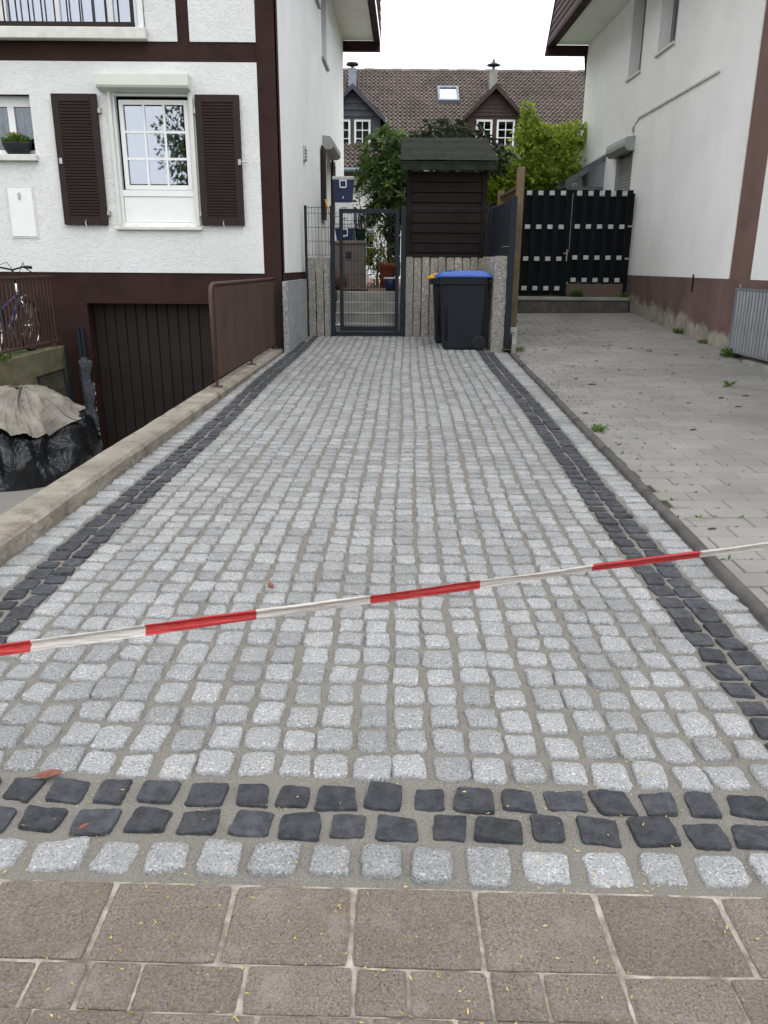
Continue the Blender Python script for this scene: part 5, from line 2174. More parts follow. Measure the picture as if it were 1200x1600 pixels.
m = MB()
m.add([roof_pt(BX0, 0), roof_pt(BX1, 0), roof_pt(BX1, 1), roof_pt(BX0, 1), (BX0, 38, EZ), (BX1, 38, EZ)], [(0, 1, 2, 3), (3, 2, 5, 4), (0, 3, 4), (1, 5, 2), (0, 4, 5, 1)])
m.build('roof', 'roof_tile', BH, rnd=True)
first = None
x = -3.2
while x < 9.2:
    if first is None:
        m = MB()
        m.prism([(x, RY - 0.13, RZ - 0.03), (x, RY - 0.07, RZ + 0.055), (x, RY + 0.03, RZ + 0.075), (x, RY + 0.13, RZ - 0.02)], (0.36, 0, 0))
        first = m.build('ridge_tile', 'roof_tile', BH, rnd=True)
        l0 = WLOC[first.name]
    else:
        share(first, 'ridge_tile', (x + 0.18, l0.y, l0.z + 0.01 * math.sin(x * 7)), BH)
    x += 0.35
m = MB()
m.tube([(-9, 27.93, 4.36), (16, 27.93, 4.36)], 0.075, 8)
m.build('gutter', 'zinc', BH, smooth=True)
quick('soffit', 'dormer_board', BH, (-9, 16, 27.95, 28.6, 4.24, 4.29))
m = MB()
bw = [(-1.5, -0.3, 1.3, 3.2), (0.1, 1.1, 0.93, 3.1), (2.2, 3.6, 1.8, 3.2), (4.6, 5.6, 1.8, 3.2)]
slab_holes(m, 'y', 28.6, 28.9, -9, 16, GT - 0.1, 4.3, bw)
m.build('wall', 'plaster_old', BH)
quick('room', 'room_dark', BH, (-9, 16, 30.2, 30.25, 0.5, 4.2))


def far_window(par, x0, x1, y, z0, z1, nx, nzz, fwid=0.055, fm='pvc_white', gm='glass_far'):
    q = MB()
    q.box(x0, x0 + fwid, y, y + 0.05, z0, z1)
    q.box(x1 - fwid, x1, y, y + 0.05, z0, z1)
    q.box(x0 + fwid, x1 - fwid, y + 0.001, y + 0.049, z0, z0 + fwid)
    q.box(x0 + fwid, x1 - fwid, y + 0.001, y + 0.049, z1 - fwid, z1)
    bwid = 0.013
    for k in range(1, nx):
        xx = x0 + fwid + (x1 - x0 - 2 * fwid) * k / nx
        q.box(xx - bwid, xx + bwid, y + 0.005, y + 0.045, z0 + fwid, z1 - fwid)
    for k in range(1, nzz):
        zz = z0 + fwid + (z1 - z0 - 2 * fwid) * k / nzz
        q.box(x0 + fwid, x1 - fwid, y + 0.006, y + 0.044, zz - bwid, zz + bwid)
    w = q.build('window', fm, par)
    for i in range(nx):
        for j in range(nzz):
            q = MB()
            ax = x0 + fwid + (x1 - x0 - 2 * fwid) * i / nx + bwid
            bx_ = x0 + fwid + (x1 - x0 - 2 * fwid) * (i + 1) / nx - bwid
            az = z0 + fwid + (z1 - z0 - 2 * fwid) * j / nzz + bwid
            bz_ = z0 + fwid + (z1 - z0 - 2 * fwid) * (j + 1) / nzz - bwid
            q.box(ax, bx_, y + 0.02, y + 0.028, az, bz_)
            q.build('pane', gm, w)
    return w


for (a, b, c, d) in bw:
    far_window(BH, a, b, 28.68, c, d, 2, 3)


def dormer(xc, half, zb, ze, za, mat, wins, over=0.16, boards=True):
    """front wall at y = 29; gable roof back into the main roof"""
    q = MB()
    hs = [(w[0], w[1], w[2], w[3]) for w in wins]
    slab_holes(q, 'y', 29.002, 29.10, xc - half + 0.10, xc + half - 0.10, zb, ze, hs)
    D = q.build('dormer', mat, BH)
    for xs in (xc - half, xc + half - 0.10):
        quick('cheek', mat, D, (xs, xs + 0.10, 29.0, 31.0, zb, ze))
    q = MB()
    q.prism([(xc - half, 29.0, ze), (xc + half, 29.0, ze), (xc, 29.0, za)], (0, 0.10, 0))
    q.build('gable', mat, D)
    # overlapping boards on the gable
    k = 0
    z = ze + 0.01
    while z < za - 0.12:
        f0 = 1 - (z - ze) / (za - ze)
        f1 = 1 - (z + 0.115 - ze) / (za - ze)
        q = MB()
        q.add([(xc - half * f0, 28.972, z), (xc + half * f0, 28.972, z), (xc + half * f1, 28.988, z + 0.115), (xc - half * f1, 28.988, z + 0.115),
               (xc - half * f0, 28.999, z), (xc + half * f0, 28.999, z), (xc + half * f1, 28.999, z + 0.115), (xc - half * f1, 28.999, z + 0.115)],
              [(0, 1, 2, 3), (4, 5, 1, 0), (3, 2, 6, 7), (0, 3, 7, 4), (1, 5, 6, 2)])
        q.build('gable_board', mat, D)
        z += 0.115 if boards else 0.2
        k += 1
    # roof slopes
    for sg in (-1, 1):
        q = MB()
        e = half + over
        zl = ze - over * (za - ze) / half
        q.prism([(xc, 28.78, za + 0.02), (xc + sg * e, 28.78, zl + 0.02), (xc + sg * e, 28.78, zl + 0.09), (xc, 28.78, za + 0.10)], (0, 3.6, 0))
        q.build('dormer_roof', mat if mat == 'slate' else 'roof_tile', D, rnd=True)
        q = MB()
        q.prism([(xc, 28.745, za - 0.06), (xc + sg * e, 28.745, zl - 0.06), (xc + sg * e, 28.745, zl + 0.10), (xc, 28.745, za + 0.11)], (0, 0.03, 0))
        q.build('barge_board', mat, D)
        q = MB()
        q.tube([(xc + sg * (e + 0.03), 28.75, zl + 0.0), (xc + sg * (e + 0.03), 30.6, zl + 0.0)], 0.05, 6)
        q.build('dormer_gutter', 'zinc', D)
    for w in wins:
        far_window(D, w[0], w[1], 29.02, w[2], w[3], 2, 3, 0.07)
    q = MB()
    q.bbox(xc - half - 0.05, xc + half + 0.05, 28.90, 29.0, zb - 0.05, zb + 0.02, 0.006)
    q.build('dormer_sill', 'sill_white', D)
    return D


dormer(3.70, 0.92, 5.12, 6.16, 7.02, 'dormer_board', [(3.10, 3.66, 5.20, 6.08), (3.80, 4.42, 5.20, 6.08)])
dormer(-1.06, 0.93, 4.95, 6.12, 6.98, 'slate', [(-1.66, -1.14, 5.12, 6.05), (-1.02, -0.46, 5.12, 6.05)], boards=False)
quick('room', 'room_dark', BH, (2.9, 4.5, 29.7, 29.75, 5.0, 6.1))
m = MB()
m.grid(lambda u, v: (-1.7 + 1.3 * u, 29.25 + 0.02 * math.sin(u * 60), 5.5 + 0.55 * v), 60, 1)
m.build('curtain', 'curtain_sage', BH)
quick('room', 'room_dark', BH, (-1.9, -0.2, 29.7, 29.75, 4.9, 6.1))
# skylight in the roof plane
SKv = (31.62 - EY) / (RY - EY)
q = MB()


def on_roof(x, s, h):
    p = Vector((x, EY, EZ)) + upv * s + nrmv * h
    return tuple(p)


s0, s1 = 3.62 / (RY - EY) * L * 1.0, 0
sA = (31.12 - EY) / (RY - EY) * L
sB = sA + 0.98
for (xa, xb, sa, sb) in ((1.93, 2.01, sA, sB), (2.61, 2.69, sA, sB), (2.01, 2.61, sA, sA + 0.09), (2.01, 2.61, sB - 0.09, sB)):
    q.prism([on_roof(xa, sa, 0.02), on_roof(xb, sa, 0.02), on_roof(xb, sb, 0.02), on_roof(xa, sb, 0.02)], nrmv * 0.16)
sk = q.build('skylight', 'zinc', BH)
q = MB()
q.prism([on_roof(2.011, sA + 0.091, 0.12), on_roof(2.609, sA + 0.091, 0.12), on_roof(2.609, sB - 0.091, 0.12), on_roof(2.011, sB - 0.091, 0.12)], nrmv * 0.02)
q.build('pane', 'glass_sky', sk)
# chimneys
q = MB()
q.bbox(-1.31, -1.03, 31.7, 32.0, 7.2, 8.17, 0.01)
ch = q.build('chimney', 'zinc', BH)
q = MB()
q.tube([(-1.17, 31.85, 8.17), (-1.17, 31.85, 8.27)], 0.05, 8)
q.lathe((-1.17, 31.85, 8.27), [(0.21, 0.0), (0.23, 0.03), (0.21, 0.08), (0.10, 0.09)], 16)
q.build('chimney_cap', 'pot_black', ch)
q = MB()
q.bbox(3.82, 4.10, 31.7, 32.0, 7.2, 8.16, 0.01)
ch = q.build('chimney', 'concrete_grey', BH)
q = MB()
q.tube([(3.96, 31.85, 8.16), (3.96, 31.85, 8.30)], 0.05, 8)
q.lathe((3.96, 31.85, 8.27), [(0.10, 0.0), (0.25, 0.035), (0.24, 0.06), (0.08, 0.12), (0.045, 0.16), (0.02, 0.27)], 16)
q.build('chimney_cap', 'pot_black', ch)

# glazed lean-to seen behind the black fence
CN = thing('conservatory', 'grey framed glass lean-to at the back of the neighbour house', 'conservatory', (4.1, 18.2, GT))
for k in range(4):
    y = 17.2 + k * 0.72
    q = MB()
    q.prism([(3.72, y, 2.92), (4.495, y, 3.40), (4.495, y, 3.52), (3.72, y, 3.04)], (0, 0.07, 0))
    q.build('rafter', 'conservatory', CN)
    quick('post', 'conservatory', CN, (3.74, 3.80, y, y + 0.07, GT, 2.93))
quick('eave_rail', 'conservatory', CN, (3.70, 3.80, 17.19, 19.5, 2.90, 2.925))
q = MB()
q.prism([(3.76, 17.23, 2.93), (4.495, 17.23, 2.93), (4.495, 17.23, 3.39)], (0, 0.012, 0))
q.build('gable_pane', 'glass_far', CN)
quick('front_pane', 'glass_far', CN, (3.81, 4.49, 17.23, 17.242, GT, 2.90))
quick('cross_rail', 'conservatory', CN, (3.81, 4.49, 17.205, 17.225, 2.86, 2.925))
q = MB()
q.prism([(3.72, 17.28, 3.05), (4.495, 17.28, 3.53), (4.495, 17.28, 3.545), (3.72, 17.28, 3.065)], (0, 2.1, 0))
q.build('roof_pane', 'glass_far', CN)
quick('side_pane', 'glass_far', CN, (3.765, 3.775, 17.28, 19.3, GT, 2.90))

# ------------------------------------------------------------------ stacked things behind the gate
def cooler(x0, x1, y0, y1, z0, z1, label):
    T = thing('cool_box', label, 'cool box', ((x0 + x1) / 2, (y0 + y1) / 2, z0), 'blue cool boxes stacked by the house')
    h = z1 - z0
    q = MB()
    i = 0.03
    zt = z1 - 0.06
    q.add([(x0 + i, y0 + i, z0), (x1 - i, y0 + i, z0), (x1 - i, y1 - i, z0), (x0 + i, y1 - i, z0), (x0, y0, zt), (x1, y0, zt), (x1, y1, zt), (x0, y1, zt)],
          [(0, 3, 2, 1), (4, 5, 6, 7), (0, 1, 5, 4), (1, 2, 6, 5), (2, 3, 7, 6), (3, 0, 4, 7)])
    q.build('body', 'cooler_blue', T)
    q = MB()
    q.bbox(x0 - 0.01, x1 + 0.01, y0 - 0.01, y1 + 0.01, zt + 0.001, z1, 0.012)
    q.build('lid', 'plastic_grey', T)
    xc = (x0 + x1) / 2
    q = MB()
    for (a, b, c, d) in ((-0.065, 0.065, zt - 0.02, zt), (-0.055, 0.055, zt - 0.13, zt - 0.11), (-0.065, -0.045, zt - 0.11, zt - 0.02), (0.045, 0.065, zt - 0.11, zt - 0.02)):
        q.box(xc + a, xc + b, y0 - 0.022, y0 + 0.02, c, d)
    q.build('handle', 'plastic_white', T)
    q = MB()
    q.bbox(xc - 0.012, xc + 0.012, y0 - 0.012, y0 + 0.05, z0 + 0.05, z0 + 0.09, 0.003)
    q.build('drain_plug', 'plastic_grey', T)
    return T


# taupe storage box
TB = thing('storage_box', 'taupe plastic storage box beside the steps under the cool boxes', 'storage box', (-0.55, 14.75, GT + 0.012))
q = MB()
q.bbox(-0.93, -0.32, 14.45, 15.05, GT + 0.013, 1.70, 0.015)
q.build('body', 'plastic_taupe', TB)
q = MB()
q.bbox(-0.945, -0.305, 14.435, 15.065, 1.702, 1.765, 0.015)
q.build('lid', 'plastic_taupe', TB)
q = MB()
q.bbox(-0.66, -0.56, 14.425, 14.434, 1.48, 1.58, 0.004)
q.build('clasp', 'pot_black', TB)
cooler(-0.86, -0.52, 14.6, 14.95, 1.767, 2.03, 'lower blue cool box with grey lid on the taupe storage box')
WB = thing('drawer_box', 'white plastic drawer box between the two blue cool boxes', 'drawer box', (-0.69, 14.78, 2.031))
q = MB()
q.bbox(-0.855, -0.535, 14.62, 14.95, 2.032, 2.405, 0.01)
q.build('carcass', 'plastic_white', WB)
for k in range(2):
    q = MB()
    z = 2.05 + k * 0.175
    q.bbox(-0.84, -0.55, 14.605, 14.619, z, z + 0.16, 0.004)
    dr = q.build('drawer', 'plastic_white', WB)
    q = MB()
    q.bbox(-0.75, -0.64, 14.588, 14.604, z + 0.085, z + 0.105, 0.003)
    q.build('drawer_handle', 'plastic_grey', dr)
cooler(-0.885, -0.53, 14.58, 14.94, 2.406, 2.82, 'upper blue cool box with grey lid on top of the white drawer box')
GC = thing('green_tub', 'dark green plastic tub with wire handle on the storage box', 'tub', (-0.41, 14.75, 1.767))
q = MB()
q.lathe((-0.41, 14.75, 1.767), [(0.075, 0.0), (0.098, 0.19), (0.106, 0.19), (0.106, 0.205), (0.09, 0.205), (0.085, 0.19)], 18)
q.build('tub', 'plastic_green', GC, smooth=True)
q = MB()
q.tube([(-0.41 + 0.106 * math.cos(a), 14.75, 1.96 + 0.12 * math.sin(a)) for a in [math.pi * k / 12 for k in range(13)]], 0.005, 5)
q.build('wire_handle', 'pot_black', GC)
# brown sack in front of the storage box
SK = MB()


def sack(u, v):
    a = 2 * math.pi * u
    r = math.sin(math.pi * min(max(v, 0.02), 0.98)) ** 0.55
    f = 1 + 0.15 * nz(math.cos(a) * 2, math.sin(a) * 2, v * 4)
    return (-0.76 + 0.15 * r * math.cos(a) * f * (1 - 0.35 * v), 14.27 + 0.12 * r * math.sin(a) * f, GT + 0.012 + 0.34 * v)


SK.grid(sack, 24, 16)
tag(SK.build('sack', 'sack_brown', smooth=True), 'reddish brown sack slumped at the top of the steps', 'sack')
# yellow strap hanging on the gate post side
YS = MB()
YS.tube([(-0.93, 13.3, 2.35), (-0.88, 13.3, 2.16), (-0.83, 13.32, 2.0), (-0.80, 13.35, 1.78)], 0.012, 5)
tag(YS.build('yellow_strap', 'yellow_strap'), 'yellow strap hanging beside the gate post near the shutter', 'strap')
# pile of firewood-like stones
rng = random.Random(31)
for k in range(7):
    q = MB()
    cx, cy = -0.66 + 0.055 * k + rng.uniform(-0.02, 0.02), 14.08 + rng.uniform(-0.05, 0.05)
    r = rng.uniform(0.035, 0.055)

    def peb(u, v, cx=cx, cy=cy, r=r, k=k):
        a, b = 2 * math.pi * u, math.pi * v
        f = 1 + 0.25 * nz(math.cos(a) * 1.5 + k * 5, math.sin(a) * 1.5, math.cos(b) * 1.5)
        return (cx + r * 1.3 * f * math.cos(a) * math.sin(b), cy + r * f * math.sin(a) * math.sin(b), 0.926 + r * 0.8 - r * 0.8 * math.cos(b) * f)
    q.grid(peb, 10, 7)
    tag(q.build('rubble_stone', 'aggregate', smooth=True), 'small rubble stone in the row at the top of the garden steps', 'stone', 'rubble stones by the steps')
# terracotta pot and blue bucket
TPt = thing('plant_pot', 'tall terracotta pot with green plant on the garden path', 'plant pot', (0.08, 16.0, GT + 0.013))
q = MB()
q.lathe((0.08, 16.0, GT + 0.013), [(0.11, 0.0), (0.16, 0.40), (0.185, 0.41), (0.185, 0.47), (0.16, 0.47), (0.15, 0.42)], 20)
q.build('pot', 'terracotta', TPt, smooth=True)
BU = thing('bucket', 'dark blue bucket with pale rim at the top of the steps', 'bucket', (0.13, 14.3, GT + 0.012))
q = MB()
q.lathe((0.13, 14.3, GT + 0.013), [(0.09, 0.0), (0.12, 0.22), (0.108, 0.22), (0.10, 0.20)], 18)
q.build('bucket_body', 'cooler_blue', BU, smooth=True)
q = MB()
q.lathe((0.13, 14.3, GT + 0.205), [(0.122, 0.0), (0.128, 0.005), (0.128, 0.028), (0.122, 0.032), (0.112, 0.03)], 18)
q.build('rim', 'plastic_white', BU, smooth=True)


# ------------------------------------------------------------------ vegetation
def limb(q, p0, p1, r0, r1, rng, n=6, wob=0.12):
    p0, p1 = Vector(p0), Vector(p1)
    L_ = (p1 - p0).length
    pts = []
    for k in range(n + 1):
        f = k / n
        w = math.sin(f * math.pi) * wob * L_
        pts.append(p0.lerp(p1, f) + Vector((rng.uniform(-w, w), rng.uniform(-w, w), rng.uniform(-w, w) * 0.4)))
    pts[0] = p0
    q.tube(pts, [r0 + (r1 - r0) * k / n for k in range(n + 1)], 6)
    return pts


def shrub(name, label, cat, base, clumps, mat, size, aspect, per, rosette, trunk_r, seed, group=None, droop=0.1, gapk=0.0):
    """clumps: list of (x, y, z, radius); leaves fill a shell of each clump"""
    rng = random.Random(seed)
    T = thing(name, label, cat, base, group)
    q = MB()
    b = Vector(base)
    fork = b + Vector((0, 0, 0.35 * (clumps[0][2] - b.z)))
    limb(q, b - Vector((0, 0, 0.05)), fork, trunk_r, trunk_r * 0.8, rng, 4, 0.05)
    for (x, y, z, r) in clumps:
        limb(q, fork, (x, y, z), trunk_r * 0.6, trunk_r * 0.15, rng)
        for k in range(3):
            limb(q, (x, y, z), (x + rng.uniform(-r, r) * 0.7, y + rng.uniform(-r, r) * 0.7, z + rng.uniform(-0.2, 0.8) * r), trunk_r * 0.18, trunk_r * 0.06, rng, 3)
    q.build('trunk', 'bark', T, smooth=True)
    m = MB()
    for (x, y, z, r) in clumps:
        n = int(per * r * r)
        tone = rng.uniform(-0.18, 0.18)
        for k in range(n):
            d = Vector((rng.gauss(0, 1), rng.gauss(0, 1), rng.gauss(0, 1)))
            d.normalize()
            rr = r * (0.45 + 0.6 * rng.random() ** 0.6) * (1 + 0.25 * nz(d.x * 2.5 + x * 3, d.y * 2.5, d.z * 2.5 + z * 3))
            p = Vector((x, y, z)) + Vector((d.x, d.y, d.z * 0.9)) * rr
            if gapk and nz(p.x * 4, p.y * 4, p.z * 4) < gapk:
                continue
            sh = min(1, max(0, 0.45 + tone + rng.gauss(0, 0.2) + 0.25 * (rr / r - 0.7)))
            if rosette:
                ax = (d + Vector((0, 0, 0.9))).normalized()
                s1 = ax.cross(Vector((1, 0.3, 0.1))).normalized()
                s2_ = ax.cross(s1)
                nl = rng.randint(7, 10)
                a0 = rng.uniform(0, 6)
                pl_ = []
                for i in range(nl):
                    a = a0 + 2 * math.pi * i / nl
                    lift = rng.uniform(0.1, 0.8)
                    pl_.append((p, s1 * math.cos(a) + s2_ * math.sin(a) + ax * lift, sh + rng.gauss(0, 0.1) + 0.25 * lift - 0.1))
                leaves(m, pl_, rng, size, aspect, 0.3, droop)
            else:
                dd = d + Vector((rng.uniform(-0.8, 0.8), rng.uniform(-0.8, 0.8), rng.uniform(-0.6, 0.6)))
                leaves(m, [(p, dd, sh)], rng, size, aspect, 0.25, droop)
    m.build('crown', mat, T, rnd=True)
    return T


shrub('laurel_shrub', 'glossy dark green shrub with long leaves beside the shed', 'shrub', (0.12, 16.3, GT),
      [(-0.02, 16.2, 3.35, 0.42), (0.28, 16.3, 3.15, 0.40), (-0.15, 16.2, 2.95, 0.34), (0.20, 16.2, 2.70, 0.40), (0.40, 16.4, 2.35, 0.34), (0.05, 16.3, 2.35, 0.32), (0.12, 16.5, 3.65, 0.24)],
      'leaf_laurel', 0.20, 3.6, 330, True, 0.07, 41, droop=0.15)
shrub('broadleaf_shrub', 'dense olive green shrub rising behind the shed roof', 'shrub', (1.25, 17.6, GT),
      [(0.55, 17.4, 3.55, 0.40), (1.0, 17.5, 3.78, 0.42), (1.5, 17.4, 3.78, 0.44), (1.95, 17.5, 3.6, 0.40), (1.25, 17.8, 3.95, 0.32), (2.25, 17.7, 3.45, 0.40), (0.25, 17.6, 3.5, 0.35), (1.2, 17.5, 3.3, 0.6), (1.75, 18, 3.2, 0.6)],
      'leaf_dark', 0.15, 2.8, 300, True, 0.08, 42, droop=0.2)
shrub('lime_tree', 'bright yellow green tree behind the wooden fence', 'tree', (3.3, 19.2, GT),
      [(2.75, 18.8, 3.0, 0.50), (3.15, 18.9, 3.55, 0.52), (3.75, 19.0, 3.55, 0.55), (4.2, 19.3, 3.75, 0.50), (3.5, 19.0, 3.05, 0.60), (4.1, 19.4, 3.0, 0.55), (3.2, 18.9, 4.1, 0.32), (3.16, 18.9, 4.42, 0.18), (3.12, 18.9, 4.66, 0.11), (3.9, 19.0, 3.95, 0.36), (3.05, 18.8, 3.2, 0.5), (3.45, 18.9, 4.15, 0.20), (4.3, 19.2, 4.2, 0.26), (2.4, 18.8, 3.2, 0.35), (2.35, 18.6, 2.8, 0.35), (2.9, 18.7, 2.6, 0.5), (3.9, 19, 2.5, 0.6)],
      'leaf_lime', 0.11, 1.6, 5600, False, 0.06, 43, gapk=-0.27)
shrub('golden_shrub', 'small golden green shrub seen through the gate', 'shrub', (-0.12, 17.2, GT),
      [(-0.15, 17.2, 2.05, 0.24), (-0.10, 17.2, 1.75, 0.26), (-0.2, 17.2, 1.5, 0.25)], 'leaf_yellow', 0.06, 2.0, 3600, False, 0.025, 44)
shrub('green_shrub', 'low mid green shrub on the path seen through the gate', 'shrub', (-0.05, 16.6, GT),
      [(-0.1, 16.6, 1.45, 0.26), (0.05, 16.7, 1.3, 0.26), (-0.15, 16.7, 1.15, 0.22)], 'leaf_green', 0.075, 2.4, 2600, False, 0.02, 45)
shrub('red_shrub', 'small orange red leaved shrub above the garden path', 'shrub', (0.05, 18.5, GT),
      [(0.02, 18.5, 2.55, 0.22), (-0.18, 18.5, 2.45, 0.18)], 'leaf_red', 0.11, 2.6, 1300, False, 0.02, 46)
shrub('leafy_shrub', 'round leaved green shrub hanging over the stacked boxes', 'shrub', (-0.45, 17.0, GT),
      [(-0.42, 16.9, 2.95, 0.26), (-0.30, 16.9, 2.65, 0.26), (-0.5, 17.0, 2.4, 0.2)], 'leaf_green', 0.12, 2.2, 900, False, 0.03, 47)
shrub('pot_plant', 'green leafy plant growing in the terracotta pot', 'plant', (0.08, 16.0, GT + 0.42),
      [(0.08, 16.0, 1.58, 0.2)], 'leaf_green', 0.10, 3.0, 2500, False, 0.012, 48)
# street trees across the road (their reflection shows in the windows)
rng = random.Random(60)
for (x, y, lab, sd) in ((-6.4, -10.4, 'street tree across the road opposite the left house', 61), (4.8, -11.0, 'street tree across the road opposite the grey driveway', 62)):
    cl = []
    for k in range(26):
        a = rng.uniform(0, 2 * math.pi)
        rr = rng.uniform(0.3, 2.3)
        z = rng.uniform(3.6, 8.0)
        f = math.sin((z - 2.6) / 6.2 * math.pi) ** 0.5
        cl.append((x + rr * f * math.cos(a), y + rr * f * math.sin(a), z, rng.uniform(0.55, 0.95)))
    shrub('street_tree', lab, 'tree', (x, y, -0.02), cl, 'leaf_street', 0.19, 1.8, 330, False, 0.17, sd, 'street trees across the road')


def weed(label, x, y, z, r, n, size, seed, mat='weed_green'):
    rng = random.Random(seed)
    m = MB()
    pl_ = []
    for k in range(n):
        a = rng.uniform(0, 2 * math.pi)
        rr = rng.uniform(0, r) * 0.6
        pl_.append(((x + rr * math.cos(a), y + rr * math.sin(a), z - 0.004 + rng.uniform(0, r * 0.6)), (math.cos(a), math.sin(a), rng.uniform(0.1, 1.6)), rng.random()))
    leaves(m, pl_, rng, size, 3.2, 0.25, 0.25)
    tag(m.build('weed', mat, rnd=True), label, 'weed', 'weeds growing in the joints')


weed('bushy weed at the foot of the wall beside the metal guard', 4.40, 10.0, nd_z(4.4, 10.0), 0.13, 130, 0.09, 1)
weed('small weed tuft in the middle of the house base', 4.45, 12.0, nd_z(4.45, 12.0), 0.09, 90, 0.07, 2)
weed('tiny grass tuft along the wall foot near the peeling patch', 4.45, 11.05, nd_z(4.45, 11.05), 0.06, 40, 0.06, 3)
weed('spiky weed standing alone in the grey block driveway', 3.62, 8.15, nd_z(3.62, 8.15), 0.05, 22, 0.075, 4)
weed('weed cluster beside the dark edging of the grey driveway', 1.70, 6.05, nd_z(1.70, 6.05), 0.07, 60, 0.05, 5)
weed('grassy weeds on the kerb slab under the black fence', 3.55, 14.80, 0.828, 0.12, 90, 0.12, 6)
weed('weed tuft in the kerb corner by the neighbour house', 4.36, 14.72, 0.828, 0.08, 60, 0.09, 7)
weed('thin weeds at the end of the bed edging stones', 1.86, 10.75, nd_z(1.86, 10.75), 0.09, 50, 0.05, 8)
weed('small plant at the top of the mossy ramp wall', -4.33, 8.95, 0.285, 0.10, 80, 0.07, 9)
weed('flat weed in the joint of the grey blocks by the wall side', 3.95, 7.6, nd_z(3.95, 7.6), 0.06, 30, 0.06, 10)
# moss specks in the joints of the grey drive
rng = random.Random(91)
m = MB()
pl_ = []
for k in range(420):
    y = rng.uniform(2.6, 9.5)
    row_ = round((y - 1.46) / 0.150)
    y = 1.46 + row_ * 0.150 + rng.uniform(-0.006, 0.006)
    x = edge_x(y) + 0.07 + abs(rng.gauss(0, 0.25)) if rng.random() < 0.6 else rng.uniform(1.7, 4.4)
    a = rng.uniform(0, 6.28)
    pl_.append(((x, y, nd_z(x, y) - 0.004), (math.cos(a), math.sin(a) * 0.3, rng.uniform(0.2, 1)), rng.random()))
leaves(m, pl_, rng, 0.024, 2.2)
tag(m.build('joint_moss', 'weed_green', rnd=True), 'moss and seedlings in the joints of the grey block driveway', 'moss', kind='stuff')

rng = random.Random(92)
m = MB()
for k in range(330):
    y = rng.uniform(2.4, 13.5)
    x = rng.uniform(edge_x(min(y, 10)) + 0.15, 4.4)
    if nz(x * 1.1, y * 1.1, 3) < rng.uniform(-0.1, 0.4):
        continue
    a = rng.uniform(0, 6.28)
    L_ = rng.uniform(0.015, 0.06)
    W_ = L_ * rng.uniform(0.25, 0.5)
    m.rnd = rng.random()
    vs = []
    for i in range(6):
        b_ = i * math.pi / 3
        px, py = L_ * math.cos(b_) * rng.uniform(0.6, 1.1), W_ * math.sin(b_) * rng.uniform(0.6, 1.1)
        X_, Y_ = x + px * math.cos(a * 0.15) - py * math.sin(a * 0.15), y + px * math.sin(a * 0.15) + py * math.cos(a * 0.15)
        vs.append((X_, Y_, nd_z(X_, Y_) + 0.003 + 0.004 * rng.random()))
    vs.append((x, y, nd_z(x, y) + 0.010))
    m.add(vs, [(i, (i + 1) % 6, 6) for i in range(6)])
tag(m.build('driveway_debris', 'moss_joint', rnd=True), 'dark crumbs of moss and litter on the grey block driveway', 'debris', kind='stuff')

# ------------------------------------------------------------------ barrier tape across the entrance
pxs = [(-1.9, 0.42), (-0.71, 0.665), (-0.43, 0.709), (-0.23, 0.741), (-0.02, 0.773), (0.17, 0.803), (0.37, 0.836), (0.56, 0.864), (0.70, 0.884), (1.9, 1.07)]


def tape_z(x):
    for (a, b) in zip(pxs, pxs[1:]):
        if a[0] <= x <= b[0]:
            f = (x - a[0]) / (b[0] - a[0])
            return a[1] + (b[1] - a[1]) * f
    return pxs[-1][1]


TA = thing('barrier_tape', 'red and white barrier tape stretched across the driveway entrance', 'barrier tape', (0, 1.3, 0.5))
edges = [-1.876, -1.66, -1.444, -1.23, -1.015, -0.855, -0.648, -0.433, -0.228, -0.020, 0.178, 0.378, 0.568, 0.765, 0.965, 1.165, 1.365, 1.565, 1.765]
for k in range(len(edges) - 1):
    a, b = edges[k], edges[k + 1]
    q = MB()
    ns, nr = 18, 20
    vs = []
    for i in range(ns + 1):
        x = a + (b - a) * i / ns
        z = tape_z(x) + 0.0012 * nz(x * 9, 1, 1)
        half = max(0.0050, 0.0112 - 0.0042 * (x + 0.7) / 1.4) * (1 + 0.10 * nz(x * 5, 3, 2) + 0.05 * nz(x * 17, 6, 2))
        tw_ = 0.35 * math.sin(x * 2.2 + 0.4) + 0.25 * nz(x * 3, 2, 2)
        for j in range(nr):
            an = 2 * math.pi * j / nr
            # film folded lengthwise: thin section with a wandering crease
            ct = math.sin(an)
            cz_ = half * ct
            fold = 0.0035 * math.cos(ct * 2.6 + 1.6 * nz(x * 4, 9, 1)) + 0.0022 * math.sin(ct * 6 + 3 * nz(x * 2.5, 4, 6))
            cy_ = 0.0011 * math.cos(an) + fold + 0.0006 * nz(x * 40, j * 1.7, 4)
            ry_ = cy_ * math.cos(tw_) - cz_ * math.sin(tw_)
            rz_ = cy_ * math.sin(tw_) + cz_ * math.cos(tw_)
            vs.append((x, 1.3 + ry_, z + rz_))
    fs = []
    for i in range(ns):
        for j in range(nr):
            j2 = (j + 1) % nr
            fs.append((i * nr + j, i * nr + j2, (i + 1) * nr + j2, (i + 1) * nr + j))
    q.add(vs, fs)
    q.build('red_band' if k % 2 == 1 else 'white_band', 'tape_red' if k % 2 == 1 else 'tape_white', TA, smooth=True)

# ------------------------------------------------------------------ fallen blossom and leaves
rng = random.Random(101)
m = MB()


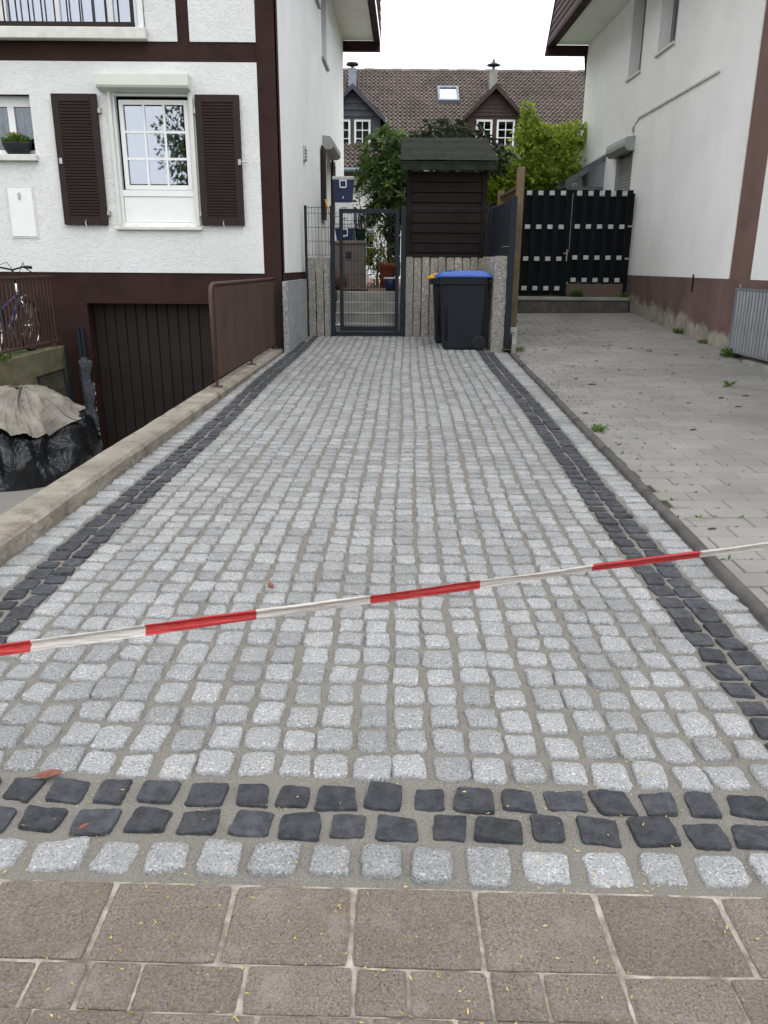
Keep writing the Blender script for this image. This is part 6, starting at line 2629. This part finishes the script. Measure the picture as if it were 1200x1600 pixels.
def flake(x, y, z, L_, W_, mb, rng, curl=0.25):
    a = rng.uniform(0, math.pi * 2)
    d = Vector((math.cos(a), math.sin(a), rng.uniform(-0.15, 0.25)))
    s = Vector((-math.sin(a), math.cos(a), rng.uniform(-0.3, 0.3)))
    p = Vector((x, y, z))
    mb.rnd = rng.random()
    c = Vector((0, 0, L_ * curl * rng.uniform(0.2, 1)))
    mb.add([tuple(p - d * L_ / 2 + c * 0.5), tuple(p + s * W_ / 2 - d * L_ * 0.1), tuple(p + d * L_ / 2 + c), tuple(p - s * W_ / 2 + d * L_ * 0.1)], [(0, 1, 2), (0, 2, 3)])


n = 0
while n < 680:
    y = 1.02 + abs(rng.gauss(0, 1)) * 0.85 + (rng.random() < 0.12) * rng.uniform(0, 5)
    x = rng.uniform(-1, 1) * (0.62 * y + 0.25)
    if y > 6.5 or x < wall_x(max(y, 1.5)) or (y > 1.45 and x > edge_x(y)):
        continue
    if nz(x * 3.5, y * 3.5, 8) < rng.uniform(-0.5, 0.25):
        continue
    if y < near_y(x) - 0.02 and rng.random() < 0.45:
        continue
    z = (0.004 if y < near_y(x) else gz(y) + 0.0)
    hit = False
    if y > near_y(x):
        for (sx, sy, sw, sl, dk, an_) in stones_near:
            if abs(x - sx) < sw * 0.5 and abs(y - sy) < sl * 0.5:
                hit = True
                break
    if hit:
        if rng.random() < 0.82:
            continue
        z += 0.011
    else:
        z += 0.002 if y < near_y(x) else -0.002
    flake(x, y, z, rng.uniform(0.005, 0.014), rng.uniform(0.0022, 0.0042), m, rng)
    n += 1
tag(m.build('fallen_blossom', 'petal', rnd=True), 'scattered yellow blossom flakes on setts and pavers', 'blossom', kind='stuff')


def dead_leaf(label, x, y, z, L_, rot, seed):
    rng = random.Random(seed)
    q = MB()
    ca, sa = math.cos(rot), math.sin(rot)

    def lf(u, v):
        w = 0.5 * math.sin(math.pi * min(1, u * 1.02)) ** 0.8 * (1 - 0.25 * u)
        px = (u - 0.5) * L_
        py = (v - 0.5) * L_ * w * 1.1
        pz = 0.12 * L_ * abs(v - 0.5) * 2 * w + 0.16 * L_ * (u - 0.4) ** 2
        return (x + px * ca - py * sa, y + px * sa + py * ca, z + pz)
    q.grid(lf, 10, 6)
    q.tube([lf(0.02, 0.5), tuple(Vector(lf(0, 0.5)) - Vector((ca, sa, 0)) * L_ * 0.2)], 0.0009, 4)
    tag(q.build('dead_leaf', 'dead_leaf', smooth=True), label, 'leaf', 'dead leaves on the cobbles')


dead_leaf('reddish dead leaf lying by the left end of the dark sett rows', -0.905, 1.815, gz(1.8) + 0.008, 0.075, 0.3, 1)
dead_leaf('brown curled dead leaf lying on the light setts above the tape', -0.47, 3.06, gz(3.06) + 0.012, 0.055, 2.0, 2)
dead_leaf('small pale dead leaf at the lower dark sett row', -0.74, 1.62, gz(1.62) + 0.004, 0.03, 0.8, 3)
